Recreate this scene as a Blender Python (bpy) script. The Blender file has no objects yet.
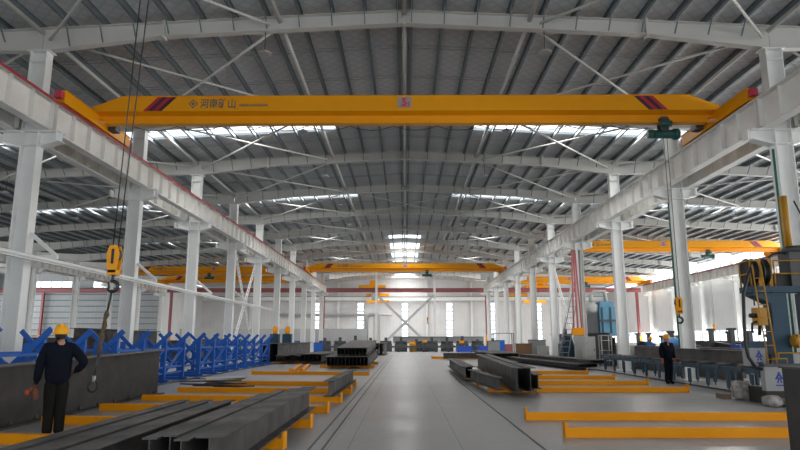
import bpy, bmesh, math, random
from mathutils import Vector, Matrix
PI = math.pi
C = bpy.context.scene.collection
scene = bpy.context.scene
random.seed(7)

# ------------------------------------------------------------------ camera, world, lights, exposure
cam_d = bpy.data.cameras.new('camera')
cam_d.sensor_width = 36.0
cam_d.lens = 28.0
cam_d.clip_end = 400
cam = bpy.data.objects.new('camera', cam_d)
C.objects.link(cam)
cam.location = (0, 0, 1.6)
cam.rotation_euler = (math.radians(90 + 10.39), 0, math.radians(0.45))
scene.camera = cam

w = bpy.data.worlds.new('overcast_sky')
scene.world = w
w.use_nodes = True
bg = w.node_tree.nodes['Background']
bg.inputs[0].default_value = (0.93, 0.97, 1.0, 1)
bg.inputs[1].default_value = 2.4

vs = scene.view_settings
vs.view_transform = 'Standard'
vs.look = 'None'
vs.gamma = 1
vs.use_curve_mapping = False
vs.exposure = 0.0
scene.cycles.max_bounces = 8
scene.cycles.diffuse_bounces = 5
scene.cycles.glossy_bounces = 4
scene.cycles.sample_clamp_indirect = 6.0


def area(name, loc, sx, sy, direction, watts, col=(1.0, 0.985, 0.955)):
    l = bpy.data.lights.new(name, 'AREA')
    l.shape = 'RECTANGLE'
    l.size, l.size_y = sx, sy
    l.energy = watts
    l.color = col
    o = bpy.data.objects.new(name, l)
    C.objects.link(o)
    o.location = loc
    o.rotation_euler = Vector(direction).to_track_quat('-Z', 'Y').to_euler()
    return o


SLOPE = 0.05
RTOP = 11.85                       # top of the rafters at the ridge


def ztop(x):
    a = abs(x)
    if x < -33.5: a = 67.0 - a       # the outer left bay has a roof of its own, rising again from the valley
    return RTOP - SLOPE * a


SKY_Y = [29.2, 44.0, 58.8, 73.8, 89.9]   # roof-light strips; the last is added to brighten the far wall
SKY_HALF = 0.65
SKY_X0, SKY_X1 = 3.4, 28.0
L_SKY = 850
for y in SKY_Y:
    for s in (-1, 1):
        xm = s * (SKY_X0 + SKY_X1) / 2
        o = area('roof_light_daylight', (xm, y, ztop(xm) + 0.19), SKY_X1 - SKY_X0, 1.05, (s * SLOPE, 0, -1), L_SKY * (2.2 if y > 88 else 1))  # the added last pair is stronger, to light the far cross bay
        o.rotation_euler = (0, math.atan(SLOPE) * s, 0)
area('ridge_daylight', (0, 74, ztop(0) + 0.17), 3.2, 22, (0, 0, -1), 850)
area('right_clerestory_daylight', (33.75, 45, 9.72), 100, 0.95, (-1, 0, -0.25), 5200)
area('right_window_daylight', (33.75, 45, 1.8), 100, 1.5, (-1, 0, 0.05), 7000)
area('left_window_daylight', (-57.6, 40, 5.5), 95, 5.0, (1, 0, 0), 7000)
area('far_ridge_daylight', (0, 99.5, ztop(0) + 0.17), 3.2, 9, (0, 0, -1), 900)
area('front_door_daylight', (0, -7.6, 3.2), 30, 5.0, (0, 1, 0.3), 350, (1.0, 0.97, 0.92))

# ------------------------------------------------------------------ helpers
LOC = {}


class MB:
    def __init__(s):
        s.v, s.f, s.sm, s.mi = [], [], [], []
        s.cur = 0

    def add(s, vs, fs, smooth=False):
        o = len(s.v)
        s.v += [tuple(p) for p in vs]
        for f in fs:
            s.f.append(tuple(i + o for i in f))
            s.sm.append(smooth)
            s.mi.append(s.cur)
        return s

    def hexa(s, p):
        return s.add(p, [(0, 3, 2, 1), (4, 5, 6, 7), (0, 1, 5, 4), (1, 2, 6, 5), (2, 3, 7, 6), (3, 0, 4, 7)])

    def box(s, x0, x1, y0, y1, z0, z1):
        if x0 > x1: x0, x1 = x1, x0
        if y0 > y1: y0, y1 = y1, y0
        if z0 > z1: z0, z1 = z1, z0
        return s.hexa([(x0, y0, z0), (x1, y0, z0), (x1, y1, z0), (x0, y1, z0),
                       (x0, y0, z1), (x1, y0, z1), (x1, y1, z1), (x0, y1, z1)])

    def prism(s, p0, p1, prof, up=(0, 0, 1), smooth=False):
        p0, p1 = Vector(p0), Vector(p1)
        d = (p1 - p0).normalized()
        u = d.cross(Vector(up))
        if u.length < 1e-5: u = d.cross(Vector((1, 0, 0)))
        u.normalize()
        v = u.cross(d)
        n = len(prof)
        vs = [p0 + u * a + v * b for a, b in prof] + [p1 + u * a + v * b for a, b in prof]
        fs = [(i, (i + 1) % n, n + (i + 1) % n, n + i) for i in range(n)]
        s.add(vs, fs, smooth)
        s.add(vs[:n], [tuple(reversed(range(n)))])
        s.add(vs[n:], [tuple(range(n))])
        return s

    def bar(s, p0, p1, a, b, up=(0, 0, 1)):
        return s.prism(p0, p1, [(-a / 2, -b / 2), (a / 2, -b / 2), (a / 2, b / 2), (-a / 2, b / 2)], up)

    def tube(s, pts, r, n=8, caps=True):
        pts = [Vector(p) for p in pts]
        rs = r if isinstance(r, (list, tuple)) else [r] * len(pts)
        rings = []
        u = None
        for i, p in enumerate(pts):
            a = pts[max(i - 1, 0)]
            b = pts[min(i + 1, len(pts) - 1)]
            d = (b - a).normalized()
            if u is None:
                u = d.cross(Vector((0, 0, 1)))
                if u.length < 1e-3: u = d.cross(Vector((1, 0, 0)))
            else:
                u = u - d * u.dot(d)
            u.normalize()
            v = d.cross(u)
            rings.append([p + (u * math.cos(2 * PI * k / n) + v * math.sin(2 * PI * k / n)) * rs[i] for k in range(n)])
        vs = [q for rg in rings for q in rg]
        fs = []
        for i in range(len(pts) - 1):
            for k in range(n):
                fs.append((i * n + k, i * n + (k + 1) % n, (i + 1) * n + (k + 1) % n, (i + 1) * n + k))
        s.add(vs, fs, True)
        if caps:
            s.add(rings[0], [tuple(reversed(range(n)))])
            s.add(rings[-1], [tuple(range(n))])
        return s

    def lathe(s, prof, c=(0, 0, 0), axis='z', n=16, smooth=True, sx=1, sy=1):
        c = Vector(c)
        vs = []
        for r, h in prof:
            for k in range(n):
                a = 2 * PI * k / n
                p = (r * math.cos(a) * sx, r * math.sin(a) * sy, h)
                if axis == 'x': p = (p[2], p[0], p[1])
                elif axis == 'y': p = (p[1], p[2], p[0])
                vs.append(c + Vector(p))
        m = len(prof)
        fs = [(i * n + k, i * n + (k + 1) % n, (i + 1) * n + (k + 1) % n, (i + 1) * n + k) for i in range(m - 1) for k in range(n)]
        s.add(vs, fs, smooth)
        s.add(vs[:n], [tuple(reversed(range(n)))])
        s.add(vs[-n:], [tuple(range(n))])
        return s

    def ell(s, c, rx, ry, rz, n=14, m=9, z0=-1.0, z1=1.0):
        prof = []
        for i in range(m + 1):
            t = z0 + (z1 - z0) * i / m
            a = t * PI / 2
            prof.append((max(math.cos(a), 0.02), math.sin(a)))
        vs = []
        for r, h in prof:
            for k in range(n):
                an = 2 * PI * k / n
                vs.append((c[0] + r * math.cos(an) * rx, c[1] + r * math.sin(an) * ry, c[2] + h * rz))
        fs = [(i * n + k, i * n + (k + 1) % n, (i + 1) * n + (k + 1) % n, (i + 1) * n + k) for i in range(m) for k in range(n)]
        s.add(vs, fs, True)
        s.add(vs[:n], [tuple(reversed(range(n)))])
        s.add(vs[-n:], [tuple(range(n))])
        return s

    def mesh(s, name, mats, off=(0, 0, 0)):
        me = bpy.data.meshes.new(name)
        o = Vector(off)
        me.from_pydata([tuple(Vector(p) - o) for p in s.v], [], s.f)
        for m in (mats if isinstance(mats, (list, tuple)) else [mats]):
            me.materials.append(m)
        me.polygons.foreach_set('use_smooth', s.sm)
        me.polygons.foreach_set('material_index', s.mi)
        bm = bmesh.new()
        bm.from_mesh(me)
        bmesh.ops.remove_doubles(bm, verts=bm.verts, dist=1e-5)
        bmesh.ops.recalc_face_normals(bm, faces=bm.faces)
        bm.to_mesh(me)
        bm.free()
        me.update()
        return me

    def build(s, name, mats, parent=None, loc=None):
        if parent is not None:
            base = LOC[parent.name]
        else:
            base = Vector(loc) if loc is not None else Vector((0, 0, 0))
        o = bpy.data.objects.new(name, s.mesh(name, mats, base))
        C.objects.link(o)
        if parent is not None: o.parent = parent
        else: o.location = base
        LOC[o.name] = base
        return o


def tag(o, label=None, cat=None, group=None, kind=None):
    if label: o['label'] = label
    if cat: o['category'] = cat
    if group: o['group'] = group
    if kind: o['kind'] = kind
    return o


def thing(name, label, cat, loc, group=None):
    o = bpy.data.objects.new(name, None)
    C.objects.link(o)
    o.empty_display_size = 0.2
    o.location = loc
    LOC[o.name] = Vector(loc)
    return tag(o, label, cat, group)


def struct(name, mb, m, label=None, cat=None, loc=(0, 0, 0)):
    o = mb.build(name, m, None, loc)
    return tag(o, label, cat, None, 'structure')


def dup(o, loc=None, label=None, group=None, parent=None, rotz=None):
    c = o.copy()
    C.objects.link(c)
    if parent is not None: c.parent = parent
    if loc is not None:
        c.location = loc
        LOC[c.name] = Vector(loc)
    if rotz is not None: c.rotation_euler = (0, 0, rotz)
    if label: c['label'] = label
    if group: c['group'] = group
    for ch in list(o.children): dup(ch, parent=c)
    return c


ORD = ['zeroth', 'first', 'second', 'third', 'fourth', 'fifth', 'sixth', 'seventh', 'eighth', 'ninth', 'tenth', 'eleventh', 'twelfth',
       'thirteenth', 'fourteenth', 'fifteenth', 'sixteenth', 'seventeenth', 'eighteenth', 'nineteenth', 'twentieth']
ORD += ['twenty-' + o for o in ORD[1:10]] + ['thirtieth'] + ['thirty-' + o for o in ORD[1:10]] + ['fortieth'] + ['forty-' + o for o in ORD[1:10]] + ['fiftieth'] + ['fifty-' + o for o in ORD[1:10]]


def iprof(h, wd, tf, tw):
    a, b, c = wd / 2, h / 2, tw / 2
    return [(-a, -b), (a, -b), (a, -b + tf), (c, -b + tf), (c, b - tf), (a, b - tf), (a, b), (-a, b), (-a, b - tf), (-c, b - tf), (-c, -b + tf), (-a, -b + tf)]


# ------------------------------------------------------------------ materials
def mat(name, col, rough=0.5, metal=0.0, noise=0.0, scale=3.0, col2=None, bump=0.0, bscale=40.0, rvar=0.0, stretch=None, spec=None):
    m = bpy.data.materials.new(name)
    m.use_nodes = True
    nt = m.node_tree
    b = nt.nodes['Principled BSDF']
    b.inputs['Base Color'].default_value = (*col, 1)
    b.inputs['Roughness'].default_value = rough
    b.inputs['Metallic'].default_value = metal
    if spec is not None: b.inputs['Specular IOR Level'].default_value = spec
    if noise or bump or rvar:
        tc = nt.nodes.new('ShaderNodeTexCoord')
        src = tc.outputs['Object']
        if stretch:
            mp = nt.nodes.new('ShaderNodeMapping')
            mp.inputs['Scale'].default_value = stretch
            nt.links.new(src, mp.inputs[0])
            src = mp.outputs[0]
        nz = nt.nodes.new('ShaderNodeTexNoise')
        nz.inputs['Scale'].default_value = scale
        nz.inputs['Detail'].default_value = 6
        nz.inputs['Roughness'].default_value = 0.6
        nt.links.new(src, nz.inputs['Vector'])
        if noise:
            rp = nt.nodes.new('ShaderNodeValToRGB')
            c2 = col2 or tuple(c * 0.6 for c in col)
            lo = tuple(col[i] + (c2[i] - col[i]) * noise for i in range(3))
            rp.color_ramp.elements[0].position = 0.35
            rp.color_ramp.elements[0].color = (*lo, 1)
            rp.color_ramp.elements[1].position = 0.62
            rp.color_ramp.elements[1].color = (*col, 1)
            nt.links.new(nz.outputs[0], rp.inputs[0])
            nt.links.new(rp.outputs[0], b.inputs['Base Color'])
        if rvar:
            mr = nt.nodes.new('ShaderNodeMapRange')
            mr.inputs[1].default_value, mr.inputs[2].default_value = 0.3, 0.7
            mr.inputs[3].default_value, mr.inputs[4].default_value = rough - rvar, rough + rvar
            nt.links.new(nz.outputs[0], mr.inputs[0])
            nt.links.new(mr.outputs[0], b.inputs['Roughness'])
        if bump:
            n2 = nt.nodes.new('ShaderNodeTexNoise')
            n2.inputs['Scale'].default_value = bscale
            nt.links.new(src, n2.inputs['Vector'])
            bp = nt.nodes.new('ShaderNodeBump')
            bp.inputs['Strength'].default_value = bump
            bp.inputs['Distance'].default_value = 0.02
            nt.links.new(n2.outputs[0], bp.inputs['Height'])
            nt.links.new(bp.outputs[0], b.inputs['Normal'])
    return m


M = {}
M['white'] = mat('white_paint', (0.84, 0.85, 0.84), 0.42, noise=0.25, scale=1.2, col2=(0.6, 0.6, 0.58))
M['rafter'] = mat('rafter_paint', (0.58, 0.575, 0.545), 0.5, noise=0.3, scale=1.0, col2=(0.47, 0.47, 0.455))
M['runway'] = mat('runway_paint', (0.82, 0.81, 0.78), 0.4, noise=0.4, scale=1.5, col2=(0.64, 0.61, 0.55))
M['galv'] = mat('galvanised_steel', (0.17, 0.2, 0.215), 0.5, 0.1, noise=0.4, scale=2.0)
M['rod'] = mat('grey_rod', (0.3, 0.31, 0.32), 0.5)
M['crane'] = mat('crane_yellow', (0.88, 0.36, 0.003), 0.42, noise=0.25, scale=0.7, col2=(0.72, 0.29, 0.003), spec=.3)
M['skid'] = mat('skid_yellow', (0.9, 0.34, 0.001), 0.55, noise=0.3, scale=2.0, col2=(0.7, 0.27, 0.002), spec=.25)
M['redstripe'] = mat('red_stripe', (0.42, 0.02, 0.05), 0.45)
M['darkstripe'] = mat('dark_stripe', (0.05, 0.02, 0.03), 0.45)
M['red'] = mat('red_paint', (0.36, 0.105, 0.115), 0.5, noise=0.3)
M['midgrey2'] = mat('light_grey_paint', (0.5, 0.51, 0.52), 0.5, noise=0.2)
M['redline'] = mat('dark_red_bar', (0.42, 0.03, 0.05), 0.5)
M['pipered'] = mat('pale_red_pipe', (0.6, 0.22, 0.22), 0.5)
M['skyblue'] = mat('pale_blue_machine', (0.1, 0.27, 0.4), 0.5, noise=0.3)
M['redbuf'] = mat('red_rubber', (0.62, 0.05, 0.09), 0.5)
M['dark'] = mat('mill_scale_steel', (0.06, 0.06, 0.063), 0.55, 0.0, spec=.3, noise=0.7, scale=1.6, col2=(0.11, 0.095, 0.085), rvar=0.1)
M['dark2'] = mat('dark_steel_plate', (0.04, 0.04, 0.042), 0.6, 0.0, spec=.25, noise=0.5, scale=2.5, col2=(0.07, 0.062, 0.055), rvar=0.1)
M['edge'] = mat('rusty_steel', (0.1, 0.075, 0.06), 0.6, 0.2, noise=0.6, scale=3)
M['blue'] = mat('rack_blue', (0.008, 0.12, 0.52), 0.45, noise=0.3, scale=2)
M['teal'] = mat('machine_teal', (0.008, 0.05, 0.09), 0.45, noise=0.3, scale=2)
M['bluebox'] = mat('bin_blue', (0.01, 0.07, 0.45), 0.4)
M['tarp'] = mat('sky_blue_sheet', (0.12, 0.36, 0.75), 0.5, bump=0.5, bscale=9)
M['black'] = mat('black_rubber', (0.012, 0.012, 0.013), 0.5)
M['charcoal'] = mat('charcoal_paint', (0.06, 0.065, 0.07), 0.5)
M['cab'] = mat('cabinet_grey', (0.42, 0.43, 0.41), 0.45, noise=0.3, scale=3)
M['midgrey'] = mat('mid_grey_paint', (0.32, 0.33, 0.34), 0.5, noise=0.3, scale=2)
M['logo'] = mat('logo_blue', (0.01, 0.03, 0.28), 0.5)
M['text'] = mat('grey_lettering', (0.13, 0.13, 0.12), 0.5)
M['plate'] = mat('sign_plate', (0.35, 0.35, 0.36), 0.4)
M['green'] = mat('hoist_green', (0.012, 0.09, 0.075), 0.4, noise=0.3)
M['hosegreen'] = mat('green_cable', (0.02, 0.16, 0.13), 0.5)
M['amber'] = mat('railing_yellow', (0.5, 0.25, 0.02), 0.5, noise=0.4, scale=4)
M['rope'] = mat('steel_rope', (0.06, 0.06, 0.06), 0.5, 0.4)
M['sling'] = mat('woven_sling', (0.15, 0.1, 0.055), 0.8, noise=0.7, scale=25, col2=(0.05, 0.04, 0.03), bump=0.6, bscale=60)
M['hookmetal'] = mat('hook_steel', (0.05, 0.05, 0.055), 0.35, 0.6)
M['navy'] = mat('navy_cloth', (0.007, 0.009, 0.017), 0.9, spec=.12, noise=0.4, scale=8, bump=0.4, bscale=18)
M['trouser'] = mat('dark_trouser_cloth', (0.013, 0.013, 0.012), 0.9, spec=.12, noise=0.4, scale=8, bump=0.4, bscale=18)
M['workblue'] = mat('work_blue_cloth', (0.03, 0.1, 0.3), 0.85, bump=0.4, bscale=18)
M['skin'] = mat('skin', (0.42, 0.23, 0.15), 0.55)
M['glove'] = mat('brown_glove', (0.16, 0.06, 0.03), 0.8)
M['glovered'] = mat('orange_red_grip', (0.6, 0.08, 0.03), 0.6)
M['hair'] = mat('black_hair', (0.012, 0.01, 0.01), 0.6)
M['helmet'] = mat('helmet_yellow', (0.92, 0.42, 0.01), 0.3)
M['bag'] = mat('white_bag', (0.42, 0.41, 0.4), 0.6, noise=0.8, scale=9, col2=(0.16, 0.1, 0.09), bump=0.6, bscale=14)
M['bright'] = mat('bright_scrap', (0.45, 0.46, 0.47), 0.35, 0.5)
M['lamp'] = mat('lamp_aluminium', (0.4, 0.4, 0.38), 0.4, 0.2)
M['brown'] = mat('brown_board', (0.22, 0.12, 0.06), 0.7)
M['wood'] = mat('timber', (0.2, 0.15, 0.1), 0.7)
M['whitetag'] = mat('white_tag', (0.7, 0.7, 0.7), 0.6)
M['groove'] = mat('rail_steel', (0.07, 0.07, 0.07), 0.5, 0.4)
M['frame'] = mat('window_frame', (0.42, 0.45, 0.47), 0.5)


def floor_mat():
    m = mat('polished_concrete', (0.33, 0.338, 0.345), 0.36, noise=0.4, scale=0.35, col2=(0.275, 0.28, 0.287), rvar=0.06, spec=.35)
    nt = m.node_tree
    b = nt.nodes['Principled BSDF']
    old = b.inputs['Base Color'].links[0].from_socket
    b.inputs['Coat Weight'].default_value = 0.06
    b.inputs['Coat Roughness'].default_value = 0.11
    b.inputs['Coat IOR'].default_value = 1.4
    tc = nt.nodes.new('ShaderNodeTexCoord')
    sx = nt.nodes.new('ShaderNodeSeparateXYZ')
    nt.links.new(tc.outputs['Object'], sx.inputs[0])

    def math_(op, a, bb=None, c=None):
        n = nt.nodes.new('ShaderNodeMath')
        n.operation = op
        for i, q in enumerate((a, bb, c)):
            if q is None: continue
            if isinstance(q, (int, float)): n.inputs[i].default_value = q
            else: nt.links.new(q, n.inputs[i])
        return n.outputs[0]
    jx = math_('LESS_THAN', math_('ABSOLUTE', math_('SUBTRACT', math_('ABSOLUTE', sx.outputs[0]), 0.85)), 0.008)
    fy = math_('ABSOLUTE', math_('SUBTRACT', math_('FRACT', math_('DIVIDE', sx.outputs[1], 6.0)), 0.5))
    jy = math_('LESS_THAN', fy, 0.0012)
    jx2 = math_('ABSOLUTE', math_('SUBTRACT', math_('FRACT', math_('DIVIDE', math_('ADD', sx.outputs[0], -1.85), 6.0)), 0.5))
    jx2 = math_('LESS_THAN', jx2, 0.001)
    j = math_('MAXIMUM', jx, math_('MAXIMUM', jy, jx2))
    # fine grain and scuffs
    n2 = nt.nodes.new('ShaderNodeTexNoise')
    n2.inputs['Scale'].default_value = 6
    n2.inputs['Detail'].default_value = 8
    nt.links.new(tc.outputs['Object'], n2.inputs['Vector'])
    g = nt.nodes.new('ShaderNodeMapRange')
    g.inputs[3].default_value, g.inputs[4].default_value = 0.82, 1.15
    nt.links.new(n2.outputs[0], g.inputs[0])
    mu = nt.nodes.new('ShaderNodeMix')
    mu.data_type = 'RGBA'
    mu.blend_type = 'MULTIPLY'
    mu.inputs[0].default_value = 1
    nt.links.new(old, mu.inputs[6])
    nt.links.new(g.outputs[0], mu.inputs[7])
    mx = nt.nodes.new('ShaderNodeMix')
    mx.data_type = 'RGBA'
    nt.links.new(math_('MULTIPLY', j, 0.65), mx.inputs[0])
    nt.links.new(mu.outputs[2], mx.inputs[6])
    mx.inputs[7].default_value = (0.07, 0.07, 0.07, 1)
    nt.links.new(mx.outputs[2], b.inputs['Base Color'])
    return m


def lined_mat(name, col, rough, axis_expr, amount, depth):
    """sheet metal with raised ribs or a diagonal netting, as colour and bump lines"""
    m = mat(name, col, rough)
    nt = m.node_tree
    b = nt.nodes['Principled BSDF']
    tc = nt.nodes.new('ShaderNodeTexCoord')
    outs = []
    for rot, sc in axis_expr:
        mp = nt.nodes.new('ShaderNodeMapping')
        mp.inputs['Rotation'].default_value = rot
        nt.links.new(tc.outputs['Object'], mp.inputs[0])
        wv = nt.nodes.new('ShaderNodeTexWave')
        wv.inputs['Scale'].default_value = sc
        wv.inputs['Distortion'].default_value = 0.15
        nt.links.new(mp.outputs[0], wv.inputs['Vector'])
        outs.append(wv.outputs['Fac'])
    o = outs[0]
    if len(outs) > 1:
        mm = nt.nodes.new('ShaderNodeMath')
        mm.operation = 'MAXIMUM'
        nt.links.new(outs[0], mm.inputs[0])
        nt.links.new(outs[1], mm.inputs[1])
        o = mm.outputs[0]
    rp = nt.nodes.new('ShaderNodeValToRGB')
    rp.color_ramp.elements[0].position = 0.80
    rp.color_ramp.elements[0].color = (*col, 1)
    rp.color_ramp.elements[1].position = 0.97
    rp.color_ramp.elements[1].color = (*[c * (1 - amount) for c in col], 1)
    nt.links.new(o, rp.inputs[0])
    nz = nt.nodes.new('ShaderNodeTexNoise')
    nz.inputs['Scale'].default_value = 0.6
    nt.links.new(tc.outputs['Object'], nz.inputs['Vector'])
    mr = nt.nodes.new('ShaderNodeMapRange')
    mr.inputs[3].default_value, mr.inputs[4].default_value = 0.85, 1.12
    nt.links.new(nz.outputs[0], mr.inputs[0])
    mu = nt.nodes.new('ShaderNodeMix')
    mu.data_type = 'RGBA'
    mu.blend_type = 'MULTIPLY'
    mu.inputs[0].default_value = 1
    nt.links.new(rp.outputs[0], mu.inputs[6])
    nt.links.new(mr.outputs[0], mu.inputs[7])
    nt.links.new(mu.outputs[2], b.inputs['Base Color'])
    bp = nt.nodes.new('ShaderNodeBump')
    bp.inputs['Strength'].default_value = depth
    bp.inputs['Distance'].default_value = 0.03
    nt.links.new(o, bp.inputs['Height'])
    nt.links.new(bp.outputs[0], b.inputs['Normal'])
    return m


def pane_mat(name, tint=(0.96, 0.98, 1.0)):
    m = bpy.data.materials.new(name)
    m.use_nodes = True
    nt = m.node_tree
    nt.nodes.clear()
    out = nt.nodes.new('ShaderNodeOutputMaterial')
    tr = nt.nodes.new('ShaderNodeBsdfTransparent')
    tr.inputs[0].default_value = (*tint, 1)
    gl = nt.nodes.new('ShaderNodeBsdfGlossy')
    gl.inputs['Roughness'].default_value = 0.1
    mx = nt.nodes.new('ShaderNodeMixShader')
    mx.inputs[0].default_value = 0.06
    nt.links.new(tr.outputs[0], mx.inputs[1])
    nt.links.new(gl.outputs[0], mx.inputs[2])
    nt.links.new(mx.outputs[0], out.inputs[0])
    return m


M['floor'] = floor_mat()
M['deck'] = lined_mat('insulated_roof_deck', (0.6, 0.61, 0.62), 0.6, [((0, 0, PI / 4), 0.9), ((0, 0, -PI / 4), 0.9)], 0.14, 0.1)
M['wall'] = lined_mat('white_wall_sheet', (0.69, 0.695, 0.69), 0.55, [((0, 0, 0), 0.55)], 0.04, 0.06)
M['wallshade'] = lined_mat('shaded_wall_sheet', (0.4, 0.425, 0.44), 0.55, [((0, 0, 0), 0.55)], 0.05, 0.06)  # white sheet with the shade of the dim left bay in its colour
M['wallside'] = lined_mat('white_side_wall_sheet', (0.66, 0.67, 0.67), 0.55, [((0, 0, PI / 2), 0.55)], 0.04, 0.06)
M['pane'] = pane_mat('clear_pane')

# ------------------------------------------------------------------ the setting
BAY = 7.5
Y0 = 18.25
YK = [Y0 + BAY * k for k in range(10)]
XL, XR, YF, YN = -58.0, 34.0, 106.0, -8.0
YLF = 88.6                                        # far wall of the outer left bay
struct('floor', MB().box(XL, XR, YN, YF, -0.25, 0), M['floor'], 'pale grey polished concrete workshop floor', 'floor')

# roof deck with openings
deck = MB()


def deck_piece(xa, xb, ya, yb):
    za, zb = ztop(xa) + 0.22, ztop(xb) + 0.22
    deck.hexa([(xa, ya, za), (xb, ya, zb), (xb, yb, zb), (xa, yb, za), (xa, ya, za + 0.12), (xb, ya, zb + 0.12), (xb, yb, zb + 0.12), (xa, yb, za + 0.12)])


RY0, RY1, RX = 62.5, 85.5, 1.7
RQ0, RQ1 = 95.0, 104.0
ys = sorted([YN, YLF, YF, RY0, RY1, RQ0, RQ1] + [y - SKY_HALF for y in SKY_Y] + [y + SKY_HALF for y in SKY_Y])
for ya, yb in zip(ys[:-1], ys[1:]):
    ym = (ya + yb) / 2
    sky = any(abs(ym - y) < SKY_HALF for y in SKY_Y)
    rid = RY0 < ym < RY1 or RQ0 < ym < RQ1
    for s in (-1, 1):
        end = (-XL if s < 0 else XR)
        if ya >= YLF - .01 and s < 0: end = 34.5
        stops = []
        x = 0
        if rid:
            x = RX
        if sky:
            stops = [(x, SKY_X0), (SKY_X1, end)]
        else:
            stops = [(x, end)]
        for a, b in stops:
            if b - a > 0.01:
                if s > 0: deck_piece(a, b, ya, yb)
                elif b > 33.6 and a < 33.5:
                    deck_piece(-33.5, -a, ya, yb)
                    deck_piece(-b, -33.5, ya, yb)
                else: deck_piece(-b, -a, ya, yb)
struct('ceiling', deck, M['deck'], 'dark grey netted roof deck above the purlins', 'ceiling')
nwin = 0


def window(mbf, mbp, label, cat='window'):
    global nwin
    nwin += 1
    o = struct('window_%d' % nwin, mbf, M['frame'], label, cat)
    mbp.build('pane', M['pane'], o)
    return o


for i, y in enumerate(SKY_Y):
    for s, side in ((-1, 'left'), (1, 'right')):
        a, b = s * SKY_X0, s * SKY_X1
        za, zb = ztop(a) + 0.235, ztop(b) + 0.235
        f = MB()
        for yy in (y - SKY_HALF, y + SKY_HALF):
            f.bar((a, yy, za + .05), (b, yy, zb + .05), 0.05, 0.12)
        p = MB().hexa([(a, y - .58, za), (b, y - .58, zb), (b, y + .58, zb), (a, y + .58, za), (a, y - .58, za + .02), (b, y - .58, zb + .02), (b, y + .58, zb + .02), (a, y + .58, za + .02)])
        window(f, p, 'bright roof light strip on the %s slope, %s from the camera' % (side, ORD[i + 1]), 'roof light')  # the farthest pair is an added light source for the far wall
f = MB()
for ra, rb, nn, lb in ((RY0, RY1, 5, 'bright ridge roof light near the far end of the central bay'), (RQ0, RQ1, 3, 'bright ridge roof light over the far cross bay')):
    f = MB()
    for xx in (-RX, RX): f.bar((xx, ra, ztop(RX) + .29), (xx, rb, ztop(RX) + .29), 0.06, 0.14)
    for k in range(nn): f.bar((-RX, ra + k * (rb - ra) / (nn - 1), ztop(RX) + .3), (RX, ra + k * (rb - ra) / (nn - 1), ztop(RX) + .3), 0.06, 0.04)
    window(f, MB().box(-RX, RX, ra, rb, ztop(0) + .23, ztop(0) + .25), lb, 'roof light')

# far wall with tall narrow windows
fw = MB()
winx = [-15, -7.5, 0, 7.5, 15, 22.5]
WZ0, WZ1, WH = 0.9, 7.7, 0.55
xs = [-34.4]
for x in winx: xs += [x - WH, x + WH]
xs.append(XR)
for i in range(0, len(xs), 2):
    a, b = xs[i], xs[i + 1]
    pts = [a] + ([0] if a < 0 < b else []) + [b]
    fw.box(a, b, YF, YF + .15, 0, WZ1)
for x in winx: fw.box(x - WH, x + WH, YF, YF + .15, 0, WZ0)
for a, b in ((-34.4, 0), (0, XR)):
    za, zb = ztop(a) + .2, ztop(b) + .2
    fw.hexa([(a, YF, WZ1), (b, YF, WZ1), (b, YF + .15, WZ1), (a, YF + .15, WZ1), (a, YF, za), (b, YF, zb), (b, YF + .15, zb), (a, YF + .15, za)])
struct('wall_far', fw, M['wall'], 'white sheet metal far end wall behind the cross bay', 'wall')
for i, x in enumerate(winx):
    f = MB()
    for xx in (x - WH, x + WH): f.box(xx - .04, xx + .04, YF - .05, YF + .02, WZ0, WZ1)
    for k in range(10):
        z = WZ0 + (WZ1 - WZ0) * k / 9
        f.box(x - WH, x + WH, YF - .04, YF + .02, z - .07, z + .07)
    window(f, MB().box(x - WH, x + WH, YF + .03, YF + .05, WZ0, WZ1), 'tall narrow bright window in the far wall, %s from the left' % ORD[i + 1])

# outer left end wall, with girts and two long high windows
lw = MB()
HZ0, HZ1 = 8.85, 9.7
wins = [(-56.5, -47.5), (-44.5, -35.8)]
lw.box(XL, -34.4, YLF, YLF + .12, 0, HZ0)
edges = [XL, -56.5, -47.5, -44.5, -35.8, -34.4]
for i in range(0, 6, 2): lw.box(edges[i], edges[i + 1], YLF, YLF + .12, HZ0, HZ1)
za, zb = ztop(XL) + .2, ztop(34.4) + .2
lw.hexa([(XL, YLF, HZ1), (-34.4, YLF, HZ1), (-34.4, YLF + .12, HZ1), (XL, YLF + .12, HZ1), (XL, YLF, za), (-34.4, YLF, zb), (-34.4, YLF + .12, zb), (XL, YLF + .12, za)])
struct('wall_left_end', lw, M['wallshade'], 'white girted end wall of the outer left bay, tinted for shade', 'wall')
for i, (a, b) in enumerate(wins):
    f = MB()
    f.box(a, b, YLF - .04, YLF, HZ0 - .06, HZ0).box(a, b, YLF - .04, YLF, HZ1, HZ1 + .06)
    for k in range(7):
        xx = a + (b - a) * k / 6
        f.box(xx - .03, xx + .03, YLF - .04, YLF + .02, HZ0, HZ1)
    window(f, MB().box(a, b, YLF + .04, YLF + .06, HZ0, HZ1), 'long bright high window in the left end wall, %s one' % ('left', 'right')[i])
for k in range(9):
    z = 1.2 + k * .82
    tag(MB().box(XL, -34.5, YLF - .17, YLF - .01, z, z + .12).build('wall_girt', M['galv'], None, (-46, YLF, z)),
        'horizontal steel girt on the left end wall, %s from the floor' % ORD[k + 1], 'girt', 'girts on the left end wall')
struct('wall_step', MB().box(-34.55, -34.4, YLF + .12, YF + .15, 0, 10.3), M['wallside'], 'white return wall left of the cross bay', 'wall')
LZ0, LZ1 = 3.0, 8.0
struct('wall_left', MB().box(XL - .15, XL, YN, YLF, 0, LZ0).box(XL - .15, XL, YN, YLF, LZ1, ztop(XL) + .2), M['wallside'], 'white left side wall of the hall', 'wall')
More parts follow.
